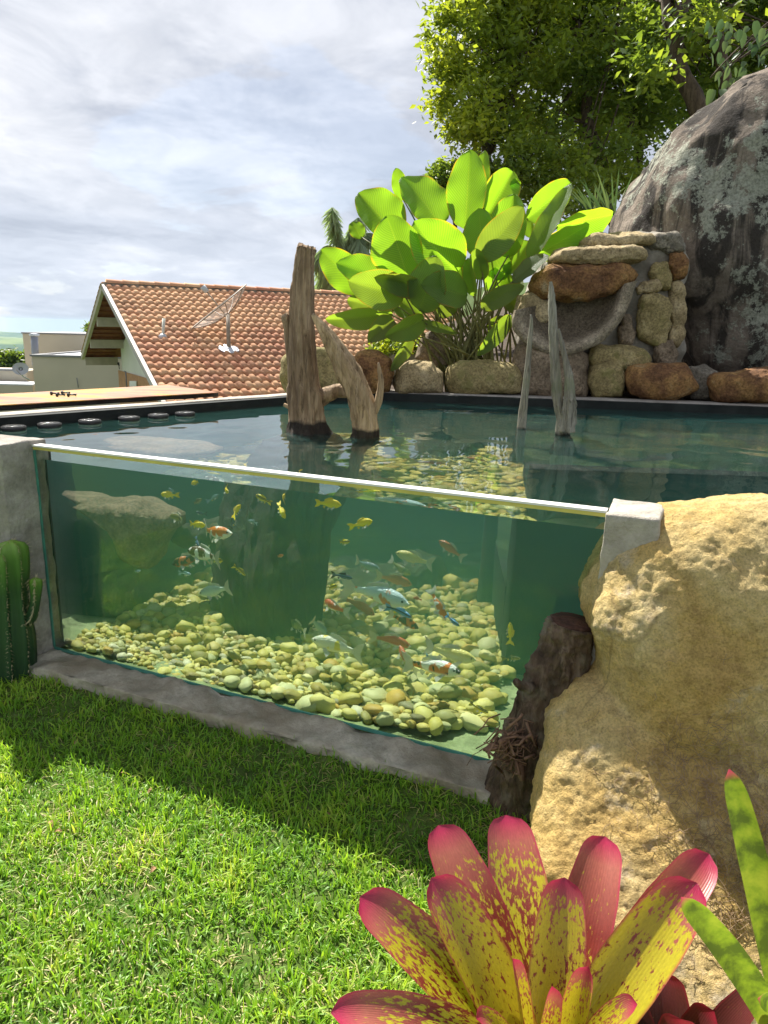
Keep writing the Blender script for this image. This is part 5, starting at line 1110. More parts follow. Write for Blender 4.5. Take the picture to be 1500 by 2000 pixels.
def crown(lobes, sprigs, per, spread, size, seed, hollow=0.35):
    """leaf sprigs spread through ellipsoid lobes: (centre, radii)"""
    g = np.random.default_rng(seed); vol = np.array([np.prod(r) ** (2 / 3) for _, r in lobes]); k = g.choice(len(lobes), sprigs, p=vol / vol.sum())
    d = g.normal(size=(sprigs, 3)); d /= np.linalg.norm(d, axis=1, keepdims=True); rad = hollow + (1 - hollow) * g.random(sprigs) ** 0.7
    rad *= 1 + 0.22 * np.sin(d[:, 0] * 7 + k) * np.cos(d[:, 2] * 6 + k * 2)
    C0 = np.array([lobes[i][0] for i in k]); R0 = np.array([lobes[i][1] for i in k]); P = C0 + d * R0 * rad[:, None]
    # clumps: pull sprigs towards random clump centres so gaps open between them
    nc = max(12, sprigs // 26); cl = P[g.choice(sprigs, nc, replace=False)]; j = np.argmin(((P[:, None, :] - cl[None]) ** 2).sum(-1), 1) if sprigs * nc < 3e7 else g.integers(0, nc, sprigs)
    P = P + (cl[j] - P) * 0.5
    off = g.normal(size=(sprigs, per, 3)) * spread; off[..., 2] *= 0.6; L = (P[:, None] + off).reshape(-1, 3); o = np.repeat(d, per, 0) * 0.9
    V, F = leaf_quads(L, size, 0.5, o, seed + 1, droop=0.3)
    base = g.random(nc)[j][:, None] * 0.6 + 0.15 * g.random((sprigs, 1)) + 0.25 * g.random((sprigs, per)); r = np.repeat(base.reshape(-1), 4); return V, F, {'rnd': r}, P
def tree(name, label, lobes, sprigs, per, spread, size, mat, trunks, seed, group, bark='tree_bark', twigs=40):
    b = trunks[0][0]; t = thing(name, label, 'tree', tuple(b[:3]), group)
    V, F, A, P = crown(lobes, sprigs, per, spread, size, seed); obj('crown', V, F, M[mat], t, False, A)
    r = random.Random(seed)
    for q in trunks:
        q = np.array(q, float); S = spline(q, 22); v, f = tube(S[:, :3] + np.array([[0.03 * fbm((i * .4, seed, 0), 2), 0.03 * fbm((i * .4, seed, 5), 2), 0] for i in range(22)]), S[:, 3], 9); obj('trunk', v, f, M[bark], t)
    mb = MB()
    for k in range(twigs):
        p = P[r.randrange(len(P))]; tr_ = trunks[r.randrange(len(trunks))]; q = np.array(tr_[r.randrange(len(tr_) // 2, len(tr_))][:3]); m_ = (p + q) / 2 + np.array([r.uniform(-.2, .2), r.uniform(-.2, .2), -0.15])
        mb.tube(bez(q, m_, p, 7), list(np.linspace(0.022, 0.004, 7)), 5)
    if twigs: mb.obj('branches', M[bark], t, True)
    return t
def LB(u, v, y, ru, rv, ry):
    k = y / FPX; return (PY(u, v, y), np.array([ru * k, ry, rv * k]))
def TP(*pts): return [(*PY(u, v, y), r) for u, v, y, r in pts]
grp = 'trees on the slope behind the boulder'
tree('broadleaf_tree', 'light green tree with sunlit outer leaves, its crown against the sky behind the big-leaved plant', [LB(930, 60, 11.5, 85, 95, 1.0), LB(925, 190, 11.3, 80, 80, 0.9), LB(965, 270, 11.0, 75, 60, 0.8), LB(1010, 120, 11.8, 90, 110, 1.1), LB(960, -60, 11.8, 90, 100, 1.1), LB(1040, -60, 12, 100, 110, 1.2), LB(875, 110, 11.4, 35, 80, 0.6), LB(900, 240, 11.2, 40, 45, 0.5)],
     2300, 9, 0.13, 0.12, 'leaf_light', [TP((948, 420, 11.2, .08), (955, 330, 11.2, .07), (945, 250, 11.2, .055), (968, 170, 11.3, .04), (990, 90, 11.5, .03)), TP((952, 300, 11.2, .05), (985, 240, 11.3, .04), (1010, 170, 11.5, .03), (1030, 90, 11.6, .02), (1040, 0, 11.7, .015))], 5, grp)
tree('broadleaf_tree', 'dense dark green tree filling the middle of the slope above the big leaves', [LB(1110, 230, 12.0, 120, 110, 1.1), LB(1120, 90, 12.5, 130, 120, 1.3), LB(1190, 330, 11.2, 90, 60, 0.7), LB(1060, 330, 11.0, 90, 55, 0.7), LB(1220, 180, 12.5, 100, 120, 1.1), LB(1160, -40, 13, 150, 110, 1.4), LB(1000, 350, 10.8, 60, 40, 0.5), LB(1130, 380, 10.4, 90, 40, 0.5)],
     2600, 9, 0.14, 0.12, 'leaf_mid', [TP((1180, 420, 11.6, .12), (1175, 330, 11.8, .10), (1150, 240, 12, .08), (1140, 140, 12.2, .06), (1130, 40, 12.5, .04)), TP((1190, 400, 11.8, .07), (1215, 300, 12, .06), (1240, 200, 12.2, .05), (1230, 100, 12.4, .03), (1220, 0, 12.5, .02))], 6, grp)
tree('broadleaf_tree', 'tree with a curved brown trunk rising from behind the lichen boulder', [LB(1300, 60, 10.6, 80, 70, 0.5), LB(1370, 20, 9.4, 60, 40, 0.4), LB(1280, 130, 9.4, 35, 40, 0.3), LB(1400, 60, 12.2, 110, 110, 1.0), LB(1360, -60, 12.2, 140, 90, 1.2), LB(1480, 30, 12.5, 90, 130, 1.0), LB(1275, 180, 12.3, 60, 70, 0.7), LB(1400, 160, 13.0, 80, 50, 0.8), LB(1560, -20, 12.5, 120, 160, 1.2)],
     2300, 9, 0.14, 0.13, 'leaf_mid', [TP((1390, 260, 9.6, .13), (1352, 185, 9.7, .11), (1322, 120, 9.8, .10), (1318, 60, 9.9, .095), (1332, 10, 10, .09), (1345, -60, 10.1, .08)), TP((1322, 100, 9.8, .07), (1305, 45, 9.9, .06), (1300, 0, 10, .055), (1290, -40, 10, .05), (1280, -80, 10, .04)), TP((1425, 250, 10.4, .10), (1412, 130, 10.5, .08), (1400, 50, 10.6, .07), (1395, -10, 10.6, .06), (1380, -60, 10.6, .05))], 7, grp)
tree('broadleaf_tree', 'shadowy tree wall between the dark tree and the lichen boulder', [LB(1230, 280, 13.5, 130, 130, 0.9), LB(1330, 160, 14.5, 150, 150, 1.0), LB(1120, 300, 14, 130, 120, 0.9), LB(1480, 120, 14.5, 140, 160, 1.0), LB(1200, 60, 15, 160, 160, 1.0)],
     1200, 9, 0.22, 0.15, 'leaf_dark', [TP((1240, 460, 13.5, .1), (1245, 330, 13.6, .09), (1250, 200, 13.7, .08), (1255, 100, 13.8, .06), (1260, 0, 14, .05))], 8, grp, twigs=30)
tree('shrub', 'small dark shrub against the sky left of the tree crown, behind the big leaves', [LB(880, 345, 10.6, 50, 36, 0.4), LB(930, 360, 10.6, 50, 40, 0.4)], 650, 8, 0.07, 0.085, 'leaf_mid', [TP((890, 470, 10.6, .03), (885, 400, 10.6, .025), (880, 370, 10.6, .02), (878, 350, 10.6, .012))], 9, grp, twigs=16)
tree('shrub', 'bright green low shrub over the wall beyond the leaning driftwood', [LB(768, 668, 7.2, 52, 22, 0.3), LB(800, 680, 7.0, 45, 18, 0.25), LB(740, 690, 7.1, 35, 12, 0.2)], 620, 8, 0.035, 0.05, 'leaf_light', [TP((770, 735, 7.1, .02), (770, 700, 7.1, .015), (768, 680, 7.1, .01), (768, 665, 7.1, .008))], 10, grp, twigs=12)
lw = thing('low_wall', 'low grey garden wall below the bright green shrub', 'wall', tuple(PY(800, 720, 6.7)))
p, q = PY(725, 690, 6.95), PY(905, 690, 6.95); rough_box(strip((p[0], 6.95), (q[0], 6.95), 0, 0.14, 0.6, p[2]), M['concrete'], 'wall', lw, 30, 0.008)
# far trees
tree('far_tree', 'dark tree below the hills at the edge of the flat roofs', [LB(14, 704, 60, 26, 22, 1.5), LB(-10, 712, 60, 40, 26, 1.5), LB(40, 722, 60, 20, 12, 1.0)], 700, 8, 0.35, 0.5, 'leaf_dark', [TP((15, 790, 60, .3), (15, 740, 60, .25), (15, 715, 60, .2), (15, 700, 60, .1))], 12, 'trees beyond the roofs', twigs=8)
tree('far_tree', 'rounded tree squeezed between the beige building and the gable', [LB(190, 655, 45, 16, 24, 1.0), LB(198, 672, 45, 22, 24, 1.0), LB(180, 690, 45, 12, 10, 0.6)], 800, 8, 0.2, 0.33, 'leaf_mid', [TP((190, 760, 45, .25), (190, 710, 45, .2), (190, 690, 45, .15), (190, 670, 45, .1))], 13, 'trees beyond the roofs', twigs=8)
# palm behind the roof
pb = PY(668, 640, 24.0); pm = thing('palm_tree', 'feathery palm with drooping fronds behind the tiled roof', 'palm', (pb[0], pb[1], -3.0))
crown_c = PY(668, 500, 24.0)
S = spline([(pb[0] + 0.2, 24, -3.2, .16), (pb[0] + 0.1, 24, 0, .15), (*PY(672, 560, 24), .14), (*crown_c, .10)], 14); v, f = tube(S[:, :3], S[:, 3], 10); obj('trunk', v, f, M['tree_bark'], pm)
r = random.Random(3)
for k, (tu, tv, cu, cv) in enumerate([(650, 405, 655, 440), (628, 560, 632, 480), (640, 575, 645, 470), (715, 500, 700, 440), (725, 560, 715, 470), (690, 590, 690, 480), (660, 585, 655, 480), (700, 425, 685, 440), (745, 470, 715, 430), (622, 500, 635, 460)]):
    tp = PY(tu, tv, 24 + r.uniform(-1, 1)); ct = PY(cu, cv, 24); c = bez(crown_c, ct, tp, 16); v, f = tube(c, list(np.linspace(0.04, 0.01, 16)), 5)
    fr = obj('frond', v, f, M['leaf_palm'], pm, True, {'rnd': [0.5] * len(v)}); V = []; F = []
    S_ = spline(c, 60)
    for i in range(6, 60):
        for s_ in (-1, 1):
            for e in range(3):
                d = np.array([s_ * r.uniform(0.05, 0.35), r.uniform(-.3, .3), -r.uniform(0.3, 0.75)]); t_ = S_[min(i + 1, 59)] - S_[i - 1]; t_ /= np.linalg.norm(t_); d = d + t_ * 0.2; w = np.array([0.026, 0.012, 0.0]); b_ = len(V)
                V += [S_[i] - w, S_[i] + w, S_[i] + d * 0.6 + w, S_[i] + d, S_[i] + d * 0.6 - w]; F.append((b_, b_ + 1, b_ + 2, b_ + 3, b_ + 4))
    obj('leaflets', V, F, M['leaf_palm'], fr, False, {'rnd': [0.2 + 0.6 * r.random()] * len(V)})
# spiky plants and vine on the slope
for (u, v0, v1, y, n_, lab) in [(1160, 415, 345, 8.3, 16, 'tuft of upright sword leaves between the big-leaved plant and the boulder'), (1196, 430, 340, 8.0, 18, 'taller tuft of sword leaves touching the lichen boulder')]:
    b_ = PY(u, v0 + 20, y); t = thing('spiky_plant', lab, 'plant', tuple(b_), 'spiky plants by the boulder'); r = random.Random(u)
    for k in range(n_):
        an = r.uniform(-0.75, 0.75); ln = (v0 - v1) * y / FPX * r.uniform(0.75, 1.25); tp = b_ + np.array([math.sin(an) * ln, r.uniform(-.15, .15), math.cos(an) * ln])
        V, F, A = strap(bez(b_, (b_ + tp) / 2 + np.array([-math.sin(an) * 0.04, 0, 0.03]), tp, 9), 0.035, 0.2, 0.0, 2, lambda t: max(0.02, (1 - t) ** 0.6), (0.1, -1, 0.2), r.random()); obj('blade', V, F, M['leaf_vine'], t, True, A)
vb = PY(1480, 190, 6.9); vn = thing('vine', 'vine with pale drooping heart-shaped leaves hanging above the lichen boulder', 'vine', tuple(vb)); r = random.Random(8)
for k in range(70):
    u, v_ = r.uniform(1375, 1530), r.uniform(40, 180); p = PY(u, v_, 7.3 + r.uniform(-.3, .3))
    d = np.array([r.uniform(-0.6, 0.2), r.uniform(-0.4, 0.1), -r.uniform(0.3, 0.9)]); d /= np.linalg.norm(d); L = r.uniform(0.08, 0.14)
    V, F, A = strap(bez(p, p + d * L * 0.5 + np.array([0, 0, 0.02]), p + d * L, 8), L * 0.55, 0.15, r.uniform(-.6, .6), 4, lambda t: math.sin(math.pi * min(1, t * 0.86 + 0.12)) ** 0.8, (0.2, -0.8, 0.6), r.random()); obj('leaf', V, F, M['leaf_vine'], vn, True, A)
for k in range(5):
    a, b_, c = PY(1540, r.uniform(-20, 60), 7.5), PY(1450, r.uniform(60, 120), 7.4), PY(r.uniform(1385, 1420), r.uniform(130, 180), 7.4); v, f = tube(bez(a, b_, c, 12), 0.007, 5); obj('stem', v, f, M['tree_bark'], vn)
# ================================================================== pebbles on the pond floor
def pebble_meshes():
    out = []
    for k in range(8):
        S, F = ico(2); r = random.Random(k); sc3 = np.array([1.0, r.uniform(0.62, 0.9), r.uniform(0.42, 0.68)])
        V = S * sc3; V = V + (V / np.linalg.norm(V, axis=1, keepdims=True)) * np.array([0.24 * mnoise.noise(Vector((p[0] * 1.3 + k * 5, p[1] * 1.3, p[2] * 1.3))) for p in S])[:, None]; out.append((V, F))
    return out
PEB = pebble_meshes(); peb_me = [meshdata('pebble', V, F, M['pebble'], True, {'rnd': [k * 0.137 % 1.0] * len(V)}) for k, (V, F) in enumerate(PEB)]
def mound(x, y):
    c = np.array([x, y]); d = -(TN @ (c - TL)); s = TT @ (c - TL)
    return 0.10 + 0.03 * math.exp(-((s - 1.35) / 0.9) ** 2 - ((d - 1.3) / 0.8) ** 2) + 0.03 * fbm((x * 2, y * 2, 4), 3)
r = random.Random(21); pts = []
tries = 0; cell = {}
while tries < 34000:
    tries += 1; s, d = r.uniform(0.02, 3.0), WFRONT + 0.012 + 2.2 * r.random() ** 1.4; x, y, _ = TW(s, d, 0)
    p1 = TW(2.12, 0.12, 0); 
    if s > np.interp(d, [0.03, 0.12, 0.25, 0.45, 0.67, 1.0, 1.6, 2.7], [1.66, 1.82, 1.92, 1.97, 1.92, 1.90, 2.0, 2.1]) + 0.03 * math.sin(d * 23): continue
    if not inside(np.array([x, y]), POND, -0.05): continue
    size = r.choice([0.015, 0.019, 0.023, 0.026, 0.03, 0.034, 0.038, 0.043, 0.05]) * (0.72 if s < 0.5 and d < 0.5 else (1.3 if s > 1.1 else 1.05)) * r.uniform(0.85, 1.15); z = mound(x, y) + size * 0.2
    k = (int(x / 0.06), int(y / 0.06)); ok = True; lvl = 0
    for i in (-1, 0, 1):
        for j in (-1, 0, 1):
            for (X, Y, S_) in cell.get((k[0] + i, k[1] + j), ()):
                dd = math.hypot(X - x, Y - y)
                if dd < 0.50 * (S_ + size): ok = False
                elif dd < 0.95 * (S_ + size): lvl = max(lvl, 1)
    if not ok: continue
    cell.setdefault(k, []).append((x, y, size)); pts.append((x, y, z + lvl * size * r.uniform(0.0, 0.5), size))
def pmat(p): return Matrix.Translation(p[:3]) @ Matrix.Rotation(r.uniform(0, 6.28), 4, 'Z') @ Matrix.Rotation(r.gauss(0, 0.25), 4, 'X') @ Matrix.Rotation(r.gauss(0, 0.25), 4, 'Y') @ Matrix.Diagonal((p[3], p[3], p[3], 1))
pts.sort(key=lambda p: (p[0] ** 2 + p[1] ** 2 + (p[2] - CAM_H) ** 2) / (p[3] ** 2))
for p in pts[:300]: inst('pebble', r.choice(peb_me), fl, pmat(p))
V = []; F = []; A = []; nb = 0
for p in pts[300:]:
    v, f = PEB[r.randrange(8)]; m = np.array(pmat(p)); V.append(v @ m[:3, :3].T + m[:3, 3]); F.append(f + nb); nb += len(v); A.append(np.full(len(v), r.random()))
g = obj('gravel', np.concatenate(V), np.concatenate(F), M['pebble'], fl, True, {'rnd': np.concatenate(A)}); g['kind'] = 'stuff'
recv(fl)
# ================================================================== fish
def m_fish(name, base, back=None, patch=None, patch2=None, thr=0.52, stripes=None, seed=0, sc_=6, belly=None):
    g = G(name); z = g.sep(g.tc(), 2); x = g.sep(g.tc(), 0); c = base
    if back: c = g.mix(g.ramp(g.math('MULTIPLY_ADD', z, 4.0, 0.5), [(0.42, 0), (0.72, 1)]), c, back)
    if belly: c = g.mix(g.ramp(g.math('MULTIPLY_ADD', z, 4.0, 0.5), [(0.10, 1), (0.34, 0)]), c, belly)
    if patch:
        n = g.noise(sc_, 2, 0.4, vec=g.tc((1, 0.45, 0.6), loc=(seed, seed * 1.7, 0))); up = g.ramp(g.math('MULTIPLY_ADD', z, 4.0, 0.5), [(0.18, 0), (0.34, 1)])
        c = g.mix(g.math('MULTIPLY', g.ramp(n, [(thr, 0), (thr + 0.03, 1)]), up), c, patch)
    if patch2:
        n = g.noise(sc_ * 1.4, 2, 0.4, vec=g.tc((1, 0.45, 0.6), loc=(seed + 9, seed, 3))); c = g.mix(g.ramp(n, [(thr + 0.03, 0), (thr + 0.06, 1)]), c, patch2)
    if stripes:
        for (z0, w, col) in stripes:
            dz = g.math('ABSOLUTE', g.math('SUBTRACT', z, z0)); c = g.mix(g.ramp(g.math('MULTIPLY', dz, 10), [(w * 10, 1), (w * 10 + 0.08, 0)]), c, col)
    g.color(c).rough(0.35, 0.5); sc1 = g.vor(38, g.tc((1, 0.6, 1))); g.bump(sc1, 0.006, 0.35); return g.m
WH, OR, BK, YE, RE = (0.86, 0.85, 0.78), (0.72, 0.20, 0.03), (0.03, 0.028, 0.026), (0.80, 0.62, 0.03), (0.55, 0.12, 0.05)
FM = dict(
    yellow=m_fish('fish_yellow', (0.95, 0.78, 0.03), (0.90, 0.66, 0.03)), yellow_b=m_fish('fish_striped', (0.74, 0.62, 0.06), None, stripes=[(0.085, 0.018, BK), (0.02, 0.016, BK)]),
    olive=m_fish('fish_olive', (0.42, 0.38, 0.10), (0.20, 0.17, 0.05), BK, None, 0.55, None, 4, 7), blue=m_fish('fish_blue', (0.10, 0.28, 0.55), (0.18, 0.42, 0.72), stripes=[(0.03, 0.02, (0.01, 0.015, 0.05))]),
    dblue=m_fish('fish_dark_blue', (0.025, 0.045, 0.11), (0.02, 0.03, 0.06), stripes=[(0.05, 0.010, (0.15, 0.3, 0.5)), (-0.03, 0.010, (0.12, 0.25, 0.42))]), lblue=m_fish('fish_pale_blue', (0.45, 0.68, 0.80), None, stripes=[(0.06, 0.016, (0.03, 0.06, 0.16))]),
    kohaku=m_fish('koi_orange_white', WH, None, OR, None, 0.47, None, 1), showa=m_fish('koi_black_white', WH, None, (0.10, 0.055, 0.03), None, 0.47, None, 3, 7), black=m_fish('koi_black_orange', BK, None, None, (0.6, 0.17, 0.03), 0.47, None, 5, belly=(0.5, 0.14, 0.03)),
    silver=m_fish('koi_silver', (0.62, 0.70, 0.62), (0.46, 0.55, 0.50)), pale=m_fish('koi_pale_blue', (0.66, 0.74, 0.70), (0.52, 0.66, 0.68), None, (0.6, 0.22, 0.08), 0.58, None, 2), red=m_fish('koi_red_white', WH, None, RE, None, 0.42, None, 8, 5),
    lemon=m_fish('koi_lemon_white', (0.74, 0.74, 0.58), None, (0.75, 0.62, 0.08), None, 0.50, None, 6, 7), cream=m_fish('koi_cream', (0.70, 0.70, 0.45), (0.80, 0.72, 0.22)), tri=m_fish('koi_three_colour', WH, None, OR, BK, 0.55, None, 7, 5), orange=m_fish('koi_orange', (0.62, 0.20, 0.05), (0.5, 0.15, 0.04)), grey=m_fish('koi_blue_grey', (0.30, 0.42, 0.45), (0.2, 0.3, 0.36)), dull=m_fish('koi_olive', (0.36, 0.36, 0.12), (0.22, 0.24, 0.08), (0.10, 0.11, 0.05), None, 0.52, None, 2, 9))
def m_fin():
    g = G('fin'); g.color((0.70, 0.70, 0.60)).rough(0.4); t = g.N.new('ShaderNodeBsdfTransparent'); mx = g.N.new('ShaderNodeMixShader'); mx.inputs[0].default_value = 0.62
    g.K.new(t.outputs[0], mx.inputs[1]); g.K.new(g.b.outputs[0], mx.inputs[2]); g.K.new(mx.outputs[0], g.out.inputs[0]); return g.m
FIN = m_fin(); EYE = plain('fish_eye', (0.012, 0.012, 0.012), 0.15, 0.6, 0.0)
def fish_geo(deep, wide, bend):
    """unit length, head towards +x, centred; returns named parts"""
    xs = np.linspace(0, 1, 15); H = np.interp(xs, [0, .03, .10, .22, .40, .58, .72, .82, .90, 1], [.06, .22, .55, .86, 1.0, .88, .62, .42, .34, .36]) * deep / 2
    Wd = np.interp(xs, [0, .03, .10, .22, .40, .58, .72, .82, .90, 1], [.10, .30, .66, .95, 1.0, .78, .50, .28, .16, .07]) * wide / 2; X = 0.5 - xs * 0.80
    def by(x): t = max(0.0, 0.25 - x); return bend * t * t
    n = 14; V = []; F = []
    for i, x in enumerate(X):
        for k in range(n): a = 2 * math.pi * k / n; V.append((x, by(x) + Wd[i] * math.cos(a), H[i] * math.sin(a) * (1.05 if math.sin(a) > 0 else 0.95)))
    for i in range(14):
        for k in range(n): F.append((i * n + k, i * n + (k + 1) % n, (i + 1) * n + (k + 1) % n, (i + 1) * n + k))
    F += [tuple(range(n)), tuple(range(14 * n + n - 1, 14 * n - 1, -1))]
    def plate(out, yb=0.0, lean=(0, 0), th=0.004):
        m = len(out); A = []; 
        for s in (1, -1):
            for (x, z) in out: A.append((x, by(x) + yb + lean[0] * (z - out[0][1]) + s * th, z * (1 - abs(lean[1])) ))
        return A, [tuple(range(m)), tuple(range(2 * m - 1, m - 1, -1))] + [(i, i + m, (i + 1) % m + m, (i + 1) % m) for i in range(m)]
    d = deep
    parts = {'body': [(V, F)], 'tail_fin': [plate([(-0.285, 0.05 * d * 3), (-0.36, .13), (-0.50, .20 if d < .3 else .15), (-0.45, .06), (-0.425, 0.0), (-0.45, -.06), (-0.49, -.19 if d < .3 else -.15), (-0.36, -.12), (-0.285, -0.05 * d * 3)])],
             'dorsal_fin': [plate([(0.20, d * .44), (0.14, d * .5 + .065), (0.0, d * .5 + .05), (-0.14, d * .36 + .03), (-0.16, d * .26), (0.0, d * .42)])],
             'anal_fin': [plate([(-0.10, -d * .36), (-0.15, -d * .36 - .075), (-0.20, -d * .24 - .05), (-0.18, -d * .24)])],
             'pelvic_fin': [plate([(0.06, -d * .44), (0.0, -d * .5 - .07), (-0.05, -d * .5 - .05), (0.0, -d * .42)], s * wide * .22, (-s * 0.5, 0)) for s in (1, -1)],
             'pectoral_fin': [plate([(0.27, -d * .26), (0.16, -d * .5 - .05), (0.10, -d * .46), (0.22, -d * .24)], s * wide * .40, (-s * 0.9, 0)) for s in (1, -1)]}
    S, Fi = ico(1); parts['eye'] = [(S * 0.019 + np.array([0.415, s * wide * .335, d * .10]), Fi.tolist()) for s in (1, -1)]
    return parts
_fg = {}
def fish(label, kind, u, v, L, ang, depth, mat, yaw=0.0, bend=0.0, pos=None, px=None, group='fish in the pond'):
    """ang: direction the head points in the picture, degrees, 0 = right, 90 = up"""
    if pos is None: pos, px = under(u, v, depth)
    deep, wide = {'koi': (0.27, 0.18), 'cichlid': (0.34, 0.17), 'slim': (0.24, 0.13)}[kind]; L = L * px * 1.22
    a = math.radians(ang); flat = np.array([TT[0], TT[1], 0]); hx = flat * math.cos(a) + np.array([0, 0, 1.0]) * math.sin(a)
    hx = hx * math.cos(math.radians(yaw)) - N3 * math.sin(math.radians(yaw)); zz = np.array([0, 0, 1.0]) - hx * hx[2]
    if np.linalg.norm(zz) < 0.35: zz = flat - hx * (flat @ hx)
    zz /= np.linalg.norm(zz); yy = np.cross(zz, hx); m = Matrix.Identity(4)
    for c_, q in enumerate((hx, yy, zz)):
        for b_ in range(3): m[b_][c_] = q[b_] * L
    for b_ in range(3): m[b_][3] = pos[b_]
    if pos[2] > WATER_Z - 0.03: print('fish high', label, pos)
    if pos[2] < 0.16: print('fish low', label, pos)
    name = 'koi' if kind == 'koi' else 'cichlid'
    t = thing(name, label, 'fish', (0, 0, 0), group); t.matrix_basis = m
    key = (kind, round(bend, 2))
    if key not in _fg: _fg[key] = fish_geo(deep, wide, bend)
    for nm, lst in _fg[key].items():
        for (V, F) in lst:
            mk = (key, nm, mat if nm == 'body' else (mat if nm in ('dorsal_fin', 'tail_fin') and kind != 'koi' else 'x'), lst.index((V, F)) if nm == 'body' else id(F))
            if mk not in _fg_m: _fg_m[mk] = meshdata(nm, V, F, FM[mat] if nm == 'body' or (nm in ('dorsal_fin', 'tail_fin', 'anal_fin') and kind != 'koi') else (EYE if nm == 'eye' else FIN), nm in ('body', 'eye'))
            o = bpy.data.objects.new(nm, _fg_m[mk]); COL.objects.link(o); o.parent = t
    return recv(t)
_fg_m = {}
